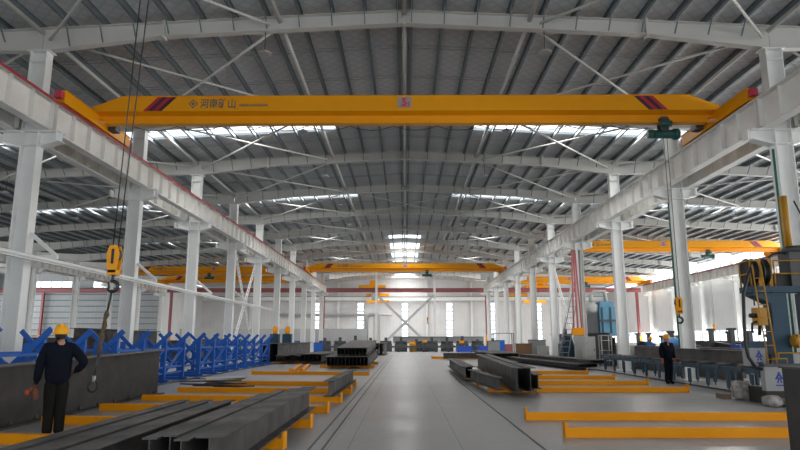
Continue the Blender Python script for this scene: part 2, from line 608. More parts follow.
f = MB()
for k in range(33): f.box(XL - .08, XL, YN + k * 3, YN + k * 3 + .1, LZ0, LZ1)
window(f, MB().box(XL - .06, XL - .04, YN, YLF, LZ0, LZ1), 'long window band in the left side wall')
# right wall: low window band, sheet, clerestory
RZ = [0, 1.0, 2.6, 9.2, 10.2]
struct('wall_right', MB().box(XR, XR + .15, YN, YF, 0, RZ[1]).box(XR, XR + .15, YN, YF, RZ[2], RZ[3]).box(XR, XR + .15, YN, YF, RZ[4], ztop(XR) + .3), M['wallside'],
       'white right side wall between two window bands', 'wall')
for (za, zb, lb) in ((RZ[1], RZ[2], 'long bright low window band in the right side wall'), (RZ[3], RZ[4], 'long bright clerestory band high in the right side wall')):
    f = MB()
    f.box(XR - .03, XR + .06, YN, YF, za, za + .05).box(XR - .03, XR + .06, YN, YF, zb - .05, zb)
    if zb < 3: f.box(XR, XR + .05, YN, YF, (za + zb) / 2 - .02, (za + zb) / 2 + .02)
    n = 76 if zb < 3 else 38
    for k in range(n):
        yy = YN + (YF - YN) * k / n
        f.box(XR - .02, XR + .06, yy, yy + .06, za, zb)
    window(f, MB().box(XR + .08, XR + .1, YN, YF, za, zb), lb)
struct('wall_front_unseen', MB().box(XL, -16, YN - .15, YN, 0, 11.5).box(16, XR, YN - .15, YN, 0, 11.5).box(-16, 16, YN - .15, YN, 6.0, 12), M['wall'], 'unseen front wall behind the camera, its opening sized for the light', 'wall')  # unseen wall, added with an opening to control light from behind

# embedded floor tracks
for x, y1, lb in ((-1.42, 62, 'thin dark floor track left of the aisle, outer of the pair'), (-1.22, 62, 'thin dark floor track left of the aisle, inner of the pair'), (2.06, 26, 'thin dark floor track right of the aisle')):
    tag(MB().box(x - .018, x + .018, 3, y1, 0, .006).build('floor_track', M['groove'], None, (x, 3, 0)), lb, 'floor track', 'floor tracks')

# ------------------------------------------------------------------ columns
XC = 11.44


def make_column(label, group, x, y, ztop_, corbels, depth=.52, wide=.36):
    t = thing('steel_column', label, 'column', (x, y, 0), group)
    MB().box(x - .42, x + .42, y - .36, y + .36, 0, .035).build('base_plate', M['white'], t)
    m = MB()
    a, b = depth / 2, wide / 2
    for s in (-1, 1): m.box(x + s * a, x + s * (a - .025), y - b, y + b, .035, ztop_)
    m.box(x - a + .025, x + a - .025, y - .012, y + .012, .035, ztop_)
    for z in (7.4, 7.84, ztop_ - .35): m.box(x - a + .02, x + a - .02, y - b + .01, y + b - .01, z, z + .03)
    m.build('shaft', M['white'], t)
    MB().box(x - .36, x + .36, y - .2, y + .2, ztop_, ztop_ + .03).build('cap_plate', M['white'], t)
    for s in corbels:
        k = MB()
        xa, xb = x + s * a, x + s * (a + .66)
        k.box(xa, xb, y - .17, y + .17, 7.84, 7.87)
        k.hexa([(xa, y - .17, 7.38), (xb, y - .17, 7.54), (xb, y + .17, 7.54), (xa, y + .17, 7.38), (xa, y - .17, 7.41), (xb, y - .17, 7.57), (xb, y + .17, 7.57), (xa, y + .17, 7.41)])
        k.hexa([(xa, y - .012, 7.4), (xb, y - .012, 7.56), (xb, y + .012, 7.56), (xa, y + .012, 7.4), (xa, y - .012, 7.84), (xb, y - .012, 7.84), (xb, y + .012, 7.84), (xa, y + .012, 7.84)])
        k.box(xb - .14, xb - .11, y - .16, y + .16, 7.55, 7.84)
        k.build('crane_bracket', M['white'], t)
    return t


def col_row(x, name, group, corbels, ks=range(10)):
    zt = ztop(x) - .81
    root = None
    for n, k in enumerate(ks):
        lb = 'white steel column in the %s, %s from the camera' % (name, ORD[n + 1])
        if root is None: root = make_column(lb, group, x, YK[k], zt, corbels)
        else: dup(root, (x, YK[k], 0), lb)


col_row(-XC, 'left row beside the aisle bay', 'left main columns', (-1, 1))
col_row(XC, 'right row beside the aisle bay', 'right main columns', (-1, 1))
col_row(-33.5, 'second row to the left', 'outer left columns', (-1, 1))
col_row(33.45, 'row against the right wall', 'right wall columns', (-1,), range(2, 10))

# ------------------------------------------------------------------ rafters with fly braces
PUR = [.22 + 1.03 * n for n in range(56)]


def hexspan(m, xa, xb, y0, y1, za0, za1, zb0, zb1):
    m.hexa([(xa, y0, za0), (xb, y0, zb0), (xb, y1, zb0), (xa, y1, za0), (xa, y0, za1), (xb, y0, zb1), (xb, y1, zb1), (xa, y1, za1)])


def make_rafter(label, group, stations, y, nplates, flys):
    """stations: list of (x, depth)"""
    xm = sum(s[0] for s in stations) / len(stations)
    t = thing('roof_rafter', label, 'rafter', (xm, y, ztop(xm) - .5), group)
    m = MB()
    for (xa, da), (xb, db) in zip(stations[:-1], stations[1:]):
        ta, tb = ztop(xa), ztop(xb)
        hexspan(m, xa, xb, y - .13, y + .13, ta - .02, ta, tb - .02, tb)
        hexspan(m, xa, xb, y - .13, y + .13, ta - da, ta - da + .02, tb - db, tb - db + .02)
        hexspan(m, xa, xb, y - .008, y + .008, ta - da + .02, ta - .02, tb - db + .02, tb - .02)
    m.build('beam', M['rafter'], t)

    def depth_at(x):
        for (xa, da), (xb, db) in zip(stations[:-1], stations[1:]):
            if xa <= x <= xb: return da + (db - da) * (x - xa) / (xb - xa)
            return .45
    for xp in nplates:
        d = depth_at(xp)
        MB().box(xp - .03, xp + .03, y - .15, y + .15, ztop(xp) - d - .07, ztop(xp) + .04).build('splice_plate', M['rafter'], t)
    for xf in flys:
        d = depth_at(xf)
        MB().bar((xf, y - .5, ztop(xf) + .05), (xf, y - .11, ztop(xf) - d + .03), .035, .035).build('fly_brace', M['galv'], t)
    return t


SIDES = {
    'central': ([(-11.43, .78), (-7.6, .47), (0, .45), (7.6, .47), (11.43, .78)], (-7.6, 0, 7.6), [s * p for s in (-1, 1) for p in PUR if p < 11.2]),
    'left': ([(-33.49, .78), (-29, .48), (-16, .48), (-11.45, .78)], (-29, -16), [-p for p in PUR if 12.3 < p < 33]),
    'right': ([(11.45, .78), (16, .48), (29, .48), (33.2, .78)], (16, 29), [p for p in PUR if 12.3 < p < 33]),
    'outer left': ([(-57.6, .78), (-53, .48), (-38, .48), (-33.51, .78)], (-53, -38), []),
}
for sd, (st, npl, fl) in SIDES.items():
    root = None
    xm = sum(s[0] for s in st) / len(st)
    for k in range(10):
        lb = 'white roof rafter across the %s bay, %s from the camera' % (sd, ORD[k + 1])
        if root is None: root = make_rafter(lb, 'rafters of the %s bay' % sd, st, YK[0], npl, fl)
        else: dup(root, (xm, YK[k], ztop(xm) - .5), lb)
    if sd == 'central':
        for n, yy in enumerate((94.0, 100.5)): dup(root, (xm, yy, ztop(xm) - .5), 'white roof rafter over the far cross bay, %s one' % ('nearer', 'farther')[n], 'rafters over the cross bay')

# ------------------------------------------------------------------ purlins
pm = MB()
for a in (0,):
    pm.box(-.045, .045, 9, YLF - .1, 0, .008).box(-.004, .004, 9, YLF - .1, .008, .212).box(-.045, .045, 9, YLF - .1, .212, .22)
pmesh = pm.mesh('purlin', M['galv'], (0, 9, 0))
for s, sd in ((-1, 'left'), (1, 'right')):
    for n, p in enumerate(PUR):
        if s > 0 and p > 33.6: break
        if p > 57.4: break
        o = bpy.data.objects.new('roof_purlin', pmesh)
        C.objects.link(o)
        o.location = (s * p, 9, ztop(s * p) + .001)
        tag(o, 'long galvanised roof purlin, %s to the %s of the ridge' % (ORD[n + 1], sd), 'purlin', 'purlins of the %s roof slope' % sd)

# sag rods
for k in range(5):
    for j, fr in enumerate((.33, .67)):
        y = YK[k] + BAY * fr
        m = MB()
        for dy in (0, .22):
            m.tube([(-33, y + dy, ztop(33) + .1), (0, y + dy, ztop(0) + .1), (33, y + dy, ztop(33) + .1)], .012, 5)
        tag(m.build('sag_rod', M['rod'], None, (0, y, ztop(0))), 'pair of thin sag rods under the deck, %s pair from the camera' % ORD[2 * k + j + 1], 'sag rod', 'roof sag rods')

# tie tubes, bay by bay
for x, nm in ((0, 'along the ridge'), (-3.95, 'left of the ridge'), (3.95, 'right of the ridge'), (-XC, 'over the left column row'), (XC, 'over the right column row'), (-22.5, 'along the left bay'), (22.5, 'along the right bay')):
    proto = None
    z = ztop(x) - .14
    for k in range(-1, 9):
        ya = Y0 + BAY * k + .02
        lb = 'white roof tie tube %s, %s from the camera' % (nm, ORD[k + 2])
        if proto is None:
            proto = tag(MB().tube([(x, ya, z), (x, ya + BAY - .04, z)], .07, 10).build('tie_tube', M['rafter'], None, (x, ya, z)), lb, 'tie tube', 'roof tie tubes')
        else:
            dup(proto, (x, ya, z), lb)

# diagonal roof braces
for xa, xb, nm, ks in ((-XC, -3.95, 'left of the ridge', range(-1, 9)), (XC, 3.95, 'right of the ridge', range(-1, 9)), (-22.5, -XC, 'in the left bay', range(0, 8)), (22.5, XC, 'in the right bay', range(0, 8)), (-3.95, 3.95, 'across the ridge', (3, 6))):
    for n, k in enumerate(ks):
        ya, yb = Y0 + BAY * k + .15, Y0 + BAY * (k + 1) - .15
        for q in (0, 1):
            a, b = (xa, xb) if q == 0 else (xb, xa)
            za, zb = ztop(a) - .3 - q * .12, ztop(b) - .3 - q * .12
            sg = 1 if b > a else -1
            m = MB().tube([(a + sg * .3, ya, za), (b - sg * .3, yb, zb)], .045 if abs(xa) > 5 else .03, 8)
            fin = 'left' if b < a else 'right'
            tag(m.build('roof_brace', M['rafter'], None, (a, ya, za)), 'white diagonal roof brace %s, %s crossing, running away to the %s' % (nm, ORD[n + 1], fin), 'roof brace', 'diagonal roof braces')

# ------------------------------------------------------------------ crane runway beams
RBZ0, RBZ1 = 7.87, 8.87


def make_runway(label, group, x, y, side, redrail):
    t = thing('runway_beam', label, 'runway beam', (x, y, RBZ0), group)
    L = BAY - .02
    m = MB().box(x - .16, x + .16, y, y + L, RBZ0, RBZ0 + .025).box(x - .2, x + .2, y, y + L, RBZ1 - .025, RBZ1).box(x - .008, x + .008, y, y + L, RBZ0 + .025, RBZ1 - .025)
    m.build('girder', M['runway'], t)
    for i in range(8):
        yy = y + .1 + i * 1.04
        MB().box(x - .15, x - .008, yy, yy + .014, RBZ0 + .1, RBZ1 - .03).box(x + .008, x + .15, yy, yy + .014, RBZ0 + .1, RBZ1 - .03).build('stiffener', M['runway'], t)
    MB().box(x - .06, x + .06, y, y + L, RBZ1, RBZ1 + .015).box(x - .02, x + .02, y, y + L, RBZ1 + .015, RBZ1 + .07).box(x - .035, x + .035, y, y + L, RBZ1 + .07, RBZ1 + .1).build('rail', M['charcoal'], t)
    if redrail:
        MB().box(x + side * .215, x + side * .245, y, y + L, RBZ1 - .1, RBZ1 - .03).build('conductor_bar', M['redline'], t)
    return t


for x, side, rr, nm in ((-10.95, 1, True, 'left runway facing the aisle bay'), (10.95, -1, False, 'right runway facing the aisle bay'), (-12.0, -1, False, 'runway on the outer side of the left columns'),
                        (12.0, 1, False, 'runway on the outer side of the right columns'), (-32.85, 1, True, 'second runway to the left, inner side'), (-34.15, -1, False, 'second runway to the left, outer side'),
                        (32.8, -1, True, 'runway against the right wall')):
    root = None
    for k in range(-1, 9):
        if x > 30 and k < 1: continue
        y = Y0 + BAY * k + .01
        lb = 'white crane beam of the %s, %s from camera' % (nm, ORD[k + 2])
        if root is None: root = make_runway(lb, nm, x, y, side, rr)
        else: dup(root, (x, y, RBZ0), lb)

# ------------------------------------------------------------------ overhead cranes


def text_mesh(body, size, extrude=.004, bold=0):
    cu = bpy.data.curves.new('lettering', 'FONT')
    cu.body = body
    cu.size = size
    cu.extrude = extrude
    cu.offset = bold
    cu.align_x = 'LEFT'
    o = bpy.data.objects.new('lettering_tmp', cu)
    C.objects.link(o)
    dg = bpy.context.evaluated_depsgraph_get()
    me = bpy.data.meshes.new_from_object(o.evaluated_get(dg))
    bpy.data.objects.remove(o)
    bpy.data.curves.remove(cu)
    return me


def put_text(body, size, loc, m, parent, name='lettering', rotz=0, width=None, bold=0):
    """upright text facing -Y, its lower left corner at loc (local to parent); rotz turns it"""
    me = text_mesh(body, size, bold=bold)
    me.transform(Matrix.Rotation(PI / 2, 4, 'X'))
    if width:
        xs_ = [v.co.x for v in me.vertices]
        if xs_ and max(xs_) > min(xs_):
            me.transform(Matrix.Scale(width / (max(xs_) - min(xs_)), 4, (1, 0, 0)))
    me.materials.clear()
    me.materials.append(m)
    o = bpy.data.objects.new(name, me)
    C.objects.link(o)
    o.parent = parent
    o.location = Vector(loc) - LOC[parent.name]
    o.rotation_euler = (0, 0, rotz)
    LOC[o.name] = LOC[parent.name]
    return o


def make_crane(label, group, xa, xb, y):
    """single girder crane spanning rails at xa..xb"""
    xm = (xa + xb) / 2
    t = thing('overhead_crane', label, 'crane', (xm, y, RBZ1 + .1), group)
    y0, y1 = y - .42, y + .42
    zt, zm, zs, zb = 9.97, 9.43, 9.37, 9.1
    ta, tb = xa + 1.0, xb - 1.0
    ea, eb = xa + .02, xb - .02
    # cross-section rings along X: full section in the middle, low ends
    m = MB()

    def ring(x, ztp, low):
        return [(x, y0, ztp), (x, y0, zm), (x, y0 + .34, max(zs, low + .04)), (x, y0 + .34, low), (x, y1 - .34, low), (x, y1 - .34, max(zs, low + .04)), (x, y1, zm), (x, y1, ztp)]
    rings = [ring(ea, 9.6, 9.33), ring(xa + .3, 9.7, 9.24), ring(xa + .34, 9.712, zb), ring(ta, zt, zb), ring(tb, zt, zb), ring(xb - .34, 9.712, zb), ring(xb - .3, 9.7, 9.24), ring(eb, 9.6, 9.33)]
    vs_ = [p for r in rings for p in r]
    n = 8
    fs_ = [(i * n + k, i * n + (k + 1) % n, (i + 1) * n + (k + 1) % n, (i + 1) * n + k) for i in range(7) for k in range(n)]
    m.add(vs_, fs_)
    m.add(rings[0], [tuple(range(n))]).add(rings[-1], [tuple(range(n))])
    m.box(xa + .34, xb - .34, y - .15, y + .15, zb - .025, zb)          # bottom flange the hoist runs on
    m.box(ta, tb, y0 - .02, y1 + .02, zt, zt + .02)
    m.build('girder', M['crane'], t)
    for x, s in ((xa, 1), (xb, -1)):
        e = MB().box(x - .14, x + .14, y - 2.35, y + 2.35, 8.99, 9.39)
        e.box(x - .17, x + .17, y - 2.35, y + 2.35, 9.39, 9.41)
        c = e.build('end_carriage', M['crane'], t)
        for q in (-1, 1):
            MB().box(x - .11, x + .11, y + q * 2.36, y + q * 2.53, 9.1, 9.34).build('buffer', M['redbuf'], c)
            MB().lathe([(.13, -.05), (.16, -.045), (.16, .045), (.13, .05)], (x, y + q * 1.8, 9.13), 'x', 18).build('wheel', M['charcoal'], c)
        MB().box(x + s * .17, x + s * .45, y + .5, y + .9, 9.06, 9.3).build('drive_motor', M['charcoal'], c)
    for s, x in ((1, xa + 1.8), (-1, xb - 1.8)):
        for j, (mm) in enumerate((M['redstripe'], M['darkstripe'], M['redstripe'], M['darkstripe'])):
            q = MB()
            xx = x + s * j * .165
            yy = y0 - .004
            q.hexa([(xx, yy, zm + .01), (xx + s * .165, yy, zm + .01), (xx + s * .165, y0, zm + .01), (xx, y0, zm + .01),
                    (xx + .5 * s, yy, zt - .02), (xx + .665 * s, yy, zt - .02), (xx + .665 * s, y0, zt - .02), (xx + .5 * s, y0, zt - .02)])
            st = q.build('warning_stripe', mm, t)
            tag(st, ('red painted stripe', 'dark painted stripe')[j % 2])
    # lettering and capacity plate
    tx = xa + .162 * (xb - xa)
    d = MB()
    for r0, r1 in ((.17, .12), (.07, .0)):
        for k in range(4):
            a0, a1 = k * PI / 2, (k + 1) * PI / 2
            cx, cz = tx, 9.7
            P = lambda r, a: (cx + r * math.cos(a), cz + r * math.sin(a))
            o0, o1, i0, i1 = P(r0, a0), P(r0, a1), P(r1, a0), P(r1, a1)
            d.hexa([(o0[0], y0 - .006, o0[1]), (o1[0], y0 - .006, o1[1]), (o1[0], y0, o1[1]), (o0[0], y0, o0[1]), (i0[0], y0 - .006, i0[1]), (i1[0], y0 - .006, i1[1]), (i1[0], y0, i1[1]), (i0[0], y0, i0[1])])
    d.build('emblem', M['text'], t)
    put_text('\u6cb3\u5357\u77ff\u5c71', .38, (tx + .24, y0 - .004, 9.565), M['text'], t, 'lettering', width=1.25, bold=.006)
    put_text('HENAN KUANGSHAN', .12, (tx + 1.62, y0 - .004, 9.6), M['text'], t, 'lettering', width=1.0, bold=.004)
    pl = MB().box(xm - .24, xm + .24, y0 - .012, y0, 9.54, 9.92).build('capacity_plate', M['plate'], t)
    put_text('5', .36, (xm - .1, y0 - .016, 9.62), M['redbuf'], pl, bold=.016)
    put_text('t', .22, (xm + .1, y0 - .016, 9.62), M['redbuf'], pl, bold=.008)
    MB().box(xm - .19, xm + .17, y0 - .015, y0 - .012, 9.57, 9.6).build('red_rule', M['redbuf'], pl)
    # festoon cable
    pts = []
    nn = 12
    for i in range(nn):
        a = xa + 1.2 + (xb - xa - 3.2) * i / nn
        b = xa + 1.2 + (xb - xa - 3.2) * (i + 1) / nn
        for j in range(6):
            u = j / 6
            pts.append((a + (b - a) * u, y + .3, 9.12 - .16 * 4 * u * (1 - u)))
    MB().tube(pts, .014, 5).build('festoon_cable', M['black'], t)
    return t


def make_hoist(label, x, y, zhook, group='electric hoists'):
    t = thing('electric_hoist', label, 'hoist', (x, y, 8.5), group)
    MB().lathe([(.1, -.34), (.16, -.33), (.155, -.3), (.155, .3), (.16, .33), (.1, .34)], (x, y, 8.69), 'x', 18).build('drum', M['green'], t)
    g = MB().lathe([(.08, .34), (.2, .35), (.2, .5), (.13, .56)], (x, y, 8.69), 'x', 18)
    g.build('motor', M['green'], t)
    MB().lathe([(.12, -.56), (.15, -.54), (.15, -.36), (.1, -.34)], (x, y, 8.69), 'x', 14).build('gearbox', M['green'], t)
    tr = MB()
    for s in (-1, 1):
        tr.box(x - .13, x + .13, y + s * .16, y + s * .19, 8.74, 9.27)
        tr.box(x - .1, x + .1, y + s * .02, y + s * .19, 8.72, 8.78)
    c = tr.build('trolley', M['charcoal'], t)
    for s in (-1, 1):
        for q in (-1, 1):
            MB().lathe([(.05, -.02), (.07, -.02), (.07, .02), (.05, .02)], (x + q * .13, y + s * .12, 9.172), 'y', 12).build('wheel', M['charcoal'], c)
    MB().lathe([(.06, -.2), (.11, -.18), (.11, .18), (.06, .2)], (x, y - .28, 8.98), 'x', 12).build('travel_motor', M['green'], t)
    return t


def make_rope(label, x, y, z0, z1, dx=.1, top=None):
    m = MB()
    tx = top or (x, y)
    for s in (-1, 1): m.tube([(tx[0] + s * dx * .6, tx[1], z1), (x + s * dx / 2, y, z0 - .2)], .011, 6)
    return tag(m.build('hoist_rope', M['rope'], None, (x, y, z0)), label, 'rope', 'hoist ropes')


def make_hook(label, x, y, z, sc=1.0):
    """hook block; z is the top of the block"""
    t = thing('hook_block', label, 'hook', (x, y, z), 'crane hooks')
    b = MB()
    for s in (-1, 1):
        prof = [(-.06, -.44), (.06, -.44), (.085, -.3), (.1, -.13), (.06, 0), (-.06, 0), (-.1, -.13), (-.085, -.3)]
        vv = [(x + a * sc, y + s * .05 * sc, z + h * sc) for a, h in prof] + [(x + a * sc, y + s * .075 * sc, z + h * sc) for a, h in prof]
        nn = 8
        b.add(vv, [tuple(range(nn)), tuple(range(nn, 2 * nn))] + [(i, (i + 1) % nn, nn + (i + 1) % nn, nn + i) for i in range(nn)])
    b.box(x - .075 * sc, x + .075 * sc, y - .075 * sc, y + .075 * sc, z - .48 * sc, z - .4 * sc)
    b.build('block', M['crane'], t)
    MB().box(x - .022 * sc, x + .022 * sc, y - .08 * sc, y - .074 * sc, z - .3 * sc, z - .06 * sc).build('slot', M['black'], t)
    MB().lathe([(.105 * sc, -.045 * sc), (.09 * sc, 0), (.105 * sc, .045 * sc)], (x, y, z - .15 * sc), 'y', 18).build('sheave', M['charcoal'], t)
    pts, rs = [], []
    for i in range(15):
        a = PI / 2 + .25 - i / 14 * (1.5 * PI)
        pts.append((x + .085 * sc * math.cos(a), y, z - .66 * sc + .085 * sc * math.sin(a)))
        rs.append(sc * (.028 + .012 * math.sin(PI * i / 14) - .014 * (i / 14)))
    pts = [(x, y, z - .46 * sc), (x, y, z - .52 * sc)] + pts
    rs = [.026 * sc, .026 * sc] + rs
    MB().tube(pts, rs, 8).build('hook', M['hookmetal'], t)
    MB().bar((x - .07 * sc, y, z - .585 * sc), (x - .05 * sc, y, z - .7 * sc), .02, .03).build('safety_latch', M['rope'], t)
    return t


YC = 21.02
cr = make_crane('nearest yellow overhead crane spanning the central bay', 'overhead cranes', -10.95, 10.95, YC)
dup(cr, (0, 70, RBZ1 + .1), 'far yellow overhead crane spanning the central bay')
crr = make_crane('yellow overhead crane in the right bay, nearer one', 'overhead cranes', 12.0, 32.8, 54)
dup(crr, (22.4, 85.5, RBZ1 + .1), 'yellow overhead crane in the right bay, farther one')
dup(crr, (-22.42, 73, RBZ1 + .1), 'yellow overhead crane in the left bay, nearer one')
dup(crr, (-22.42, 84, RBZ1 + .1), 'yellow overhead crane in the left bay, farther one')

h1 = make_hoist('dark green electric hoist under the nearest crane, by right runway', 9.1, YC, 3)
make_rope('twin steel rope hanging from the nearest green hoist', 9.15, YC, 2.95, 8.56)
make_hook('small yellow hook block hanging before the second right column', 9.15, YC, 2.98, 1.15)
dup(h1, (2.5, 70, 8.5), 'dark green electric hoist under the far central crane')
make_rope('thin rope hanging from the far central hoist', 2.5, 70, 4.0, 8.56)
make_hook('small dark hook block below the far central hoist', 2.5, 70, 4.0)
dup(h1, (26.4, 54, 8.5), 'dark green electric hoist under the nearer right-bay crane')
make_rope('thin rope hanging in front of the right wall', 26.4, 54, 2.9, 8.56)
make_hook('small yellow hook hanging in front of the right wall', 26.4, 54, 2.9)
dup(h1, (24.8, 85.5, 8.5), 'dark green electric hoist under the farther right-bay crane')
dup(h1, (-23, 73, 8.5), 'dark green electric hoist under the nearer left-bay crane')

# near left hook with its sling (its crane is above the frame)
HX, HY, HZ = -5.42, 11.5, 3.32
m = MB()
m.tube([(-5.33, HY, 8.6), (HX - .05, HY, HZ - .1)], .012, 6).tube([(-5.16, HY, 8.6), (HX + .05, HY, HZ - .1)], .012, 6)
tag(m.build('hoist_rope', M['rope'], None, (HX, HY, HZ)), 'long twin steel rope from above the frame to the near left hook', 'rope', 'hoist ropes')
make_hook('large yellow hook block with black hook, hanging by the left worker', HX, HY, HZ, 1.15)
t = thing('lifting_sling', 'worn brown lifting sling with a shackle, hanging from the near left hook', 'sling', (HX, HY, HZ - .9))
MB().tube([(HX + .0, HY, 2.50), (HX - .02, HY, 2.33), (HX - .06, HY, 2.05)], .022, 8).build('top_loop', M['rope'], t)
MB().tube([(HX - .055, HY, 2.12), (HX - .06, HY, 2.04), (HX - .085, HY, 1.95), (HX - .08, HY, 1.84), (HX - .11, HY, 1.74), (HX - .105, HY, 1.63), (HX - .135, HY, 1.52), (HX - .13, HY, 1.42), (HX - .15, HY, 1.3)], [.025, .05, .03, .045, .03, .045, .032, .045, .025], 10).build('sleeve', M['sling'], t)
MB().tube([(HX - .148, HY, 1.34), (HX - .19, HY, .93)], .018, 8).build('lower_leg', M['rope'], t)
ring = [(HX - .2 + .085 * math.cos(a), HY + .02 * math.sin(a), .76 + .095 * math.sin(a)) for a in [2 * PI * i / 20 for i in range(21)]]
sh = MB().tube(ring, .02, 8).build('shackle', M['hookmetal'], t)
MB().tube([(HX - .19, HY, .95), (HX - .2, HY, .84)], .03, 8).build('ferrule', M['bright'], t)

# ------------------------------------------------------------------ high-bay lamps
lamp0 = None


def put_lamp(x, y, label):
    global lamp0
    zb = ztop(x) - .45
    if lamp0 is None:
        t = thing('high_bay_lamp', label, 'lamp', (x, y, zb), 'high bay lamps')
        MB().tube([(x, y, zb), (x, y, zb - .66)], .014, 6).build('hanger', M['charcoal'], t)
        MB().lathe([(.05, -.63), (.09, -.65), (.1, -.69), (.2, -.71), (.21, -.75), (.18, -.755)], (x, y, zb), 'z', 18).build('housing', M['lamp'], t)
        MB().lathe([(.175, -.765), (.175, -.755)], (x, y, zb), 'z', 18).build('lens', M['plate'], t)
        lamp0 = t
    else:
        dup(lamp0, (x, y, zb), label)


for k in range(7):
    for x, nm in ((-4.4, 'left of the ridge'), (4.4, 'right of the ridge')):
        put_lamp(x, YK[k], 'unlit round lamp hanging from a rafter %s, %s from the camera' % (nm, ORD[k + 1]))
for k in range(1, 6):
    for x, nm in ((-22, 'left'), (22, 'right')):
        put_lamp(x, YK[k], 'unlit round lamp hanging from a rafter in the %s bay, %s from the camera' % (nm, ORD[k]))

# ------------------------------------------------------------------ pipe rail on brackets along the left columns
t = thing('pipe_rail', 'light grey pipe rail carried on brackets along the left columns', 'rail', (-10.4, 10, 3.8))
MB().tube([(-10.4, 8, 3.87), (-10.4, 49, 3.87)], .06, 10).build('pipe', M['white'], t)
MB().box(-10.45, -10.35, 8, 49, 3.76, 3.79).build('lower_flange', M['white'], t)
for k in range(4):
    b = MB().bar((-11.17, YK[k], 3.99), (-10.3, YK[k], 3.99), .1, .12).bar((-11.17, YK[k], 4.7), (-10.35, YK[k], 4.03), .09, .1)
    b.build('bracket', M['white'], t)

# ------------------------------------------------------------------ lattice column bracing between the fourth and fifth columns


def lattice(m, p0, p1, wd, n):
    p0, p1 = Vector(p0), Vector(p1)
    side = Vector((0, 1, 0)) * wd / 2
    m.bar(p0 - side, p1 - side, .06, .06).bar(p0 + side, p1 + side, .06, .06)
    for i in range(n):
        a = p0 + (p1 - p0) * (i / n)
        b = p0 + (p1 - p0) * ((i + .5) / n)
        c = p0 + (p1 - p0) * ((i + 1) / n)
        m.bar(a - side, b + side, .035, .035).bar(b + side, c - side, .035, .035)


for s, nm in ((-1, 'left'), (1, 'right')):
    t = thing('column_bracing', 'white lattice cross bracing between columns of the %s row' % nm, 'bracing', (s * XC, YK[3] + BAY / 2, 0))
    for q in (0, 1):
        m = MB()
        a, b = (YK[3] + .6, YK[4] - .6)
        if q: a, b = b, a
        lattice(m, (s * XC + (q - .5) * .16, a, .15), (s * XC + (q - .5) * .16, b, 7.2), .45, 14)
        m.build('lattice_member', M['white'], t)

# ------------------------------------------------------------------ far cross bay: red runway, posts, bracing, pipes, crane
YT = 88.1
t = thing('cross_runway', 'long dull red runway beam across the far end of the hall', 'runway beam', (0, YT, 8.3))
MB().prism((XL + .3, YT, 8.35), (33.2, YT, 8.35), iprof(.52, .3, .04, .03)).build('beam', M['red'], t)
MB().box(XL + .3, 33.2, YT - .04, YT + .04, 8.61, 8.68).build('rail', M['charcoal'], t)
for x, lb in ((-11.44, 'at the end of the left column row'), (11.44, 'at the end of the right column row'), (-33.0, 'at the far end of the left bay'), (-51.2, 'in the outer left bay'), (32.6, 'by the right wall')):
    t = thing('red_post', 'dull red post with yellow foot %s' % lb, 'post', (x, YT, 0), 'red posts under the cross runway')
    MB().prism((x, YT, 2.2), (x, YT, 8.09), iprof(.36, .3, .03, .03), (0, 1, 0)).build('shaft', M['red'], t)
    MB().box(x - .2, x + .2, YT - .2, YT + .2, 0, 2.2).build('guard', M['skid'], t)
for x, nm in ((-4.0, 'left'), (4.15, 'right')):
    tag(MB().prism((x, YT - .6, 0), (x, YT - .6, 10.9), iprof(.4, .3, .03, .03), (0, 1, 0)).build('gable_post', M['white'], None, (x, YT - .6, 0)), 'slender white post before the far wall, %s of the centre window' % nm, 'post', 'white posts before the far wall')
for q in (0, 1):
    a, b = (-3.85, 4.0) if q == 0 else (4.0, -3.85)
    tag(MB().bar((a, YT - .93 + q * .67, .12), (b, YT - .93 + q * .67, 7.6), .1, .34).build('cross_brace', M['midgrey2'], None, (0, YT, 0)), 'white diagonal brace before the centre window, rising to the %s' % ('right', 'left')[q], 'brace', 'far cross braces')
t = thing('cross_runway', 'long white runway beam in front of the far wall', 'runway beam', (0, 105.2, 8.0))
MB().prism((-34.2, 105.2, 8.28), (33.4, 105.2, 8.28), iprof(.62, .3, .04, .03)).build('beam', M['white'], t)
MB().box(-34.2, 33.4, 105.16, 105.24, 8.59, 8.67).build('rail', M['charcoal'], t)
tag(MB().tube([(-22, 105.24, 5.6), (-3, 105.24, 5.6), (-2.2, 105.24, 5.6)], .2, 8).build('thin_pipe', M['midgrey2'], None, (-10, 105.24, 5.6)), 'thin grey horizontal pipe low on the far wall', 'pipe')
for i, x in enumerate((-26, -18.7, -11.2, 3.7, 11.2, 18.7, 26)):
    tag(MB().prism((x, YF - .35, 0), (x, YF - .35, ztop(x) - .1), iprof(.4, .3, .03, .03), (0, 1, 0)).build('wall_post', M['white'], None, (x, YF - .35, 0)), 'white wind post on the far wall, %s from the left' % ORD[i + 1], 'post', 'far wall posts')
# bent duct
t = thing('exhaust_duct', 'grey bent exhaust duct rising before the far wall', 'duct', (-4.6, 100, 0))
pts = [(-6.1, 100, 0), (-6.1, 100, 4.5), (-6.0, 100, 5.1), (-5.6, 100, 5.4), (-5.1, 100, 5.45), (-4.3, 100, 5.45)]
MB().tube(pts, .3, 12).build('pipe', M['midgrey'], t)
MB().box(-5.0, -3.9, 99.5, 100.5, 0, 5.2).build('fan_casing', M['cab'], t)
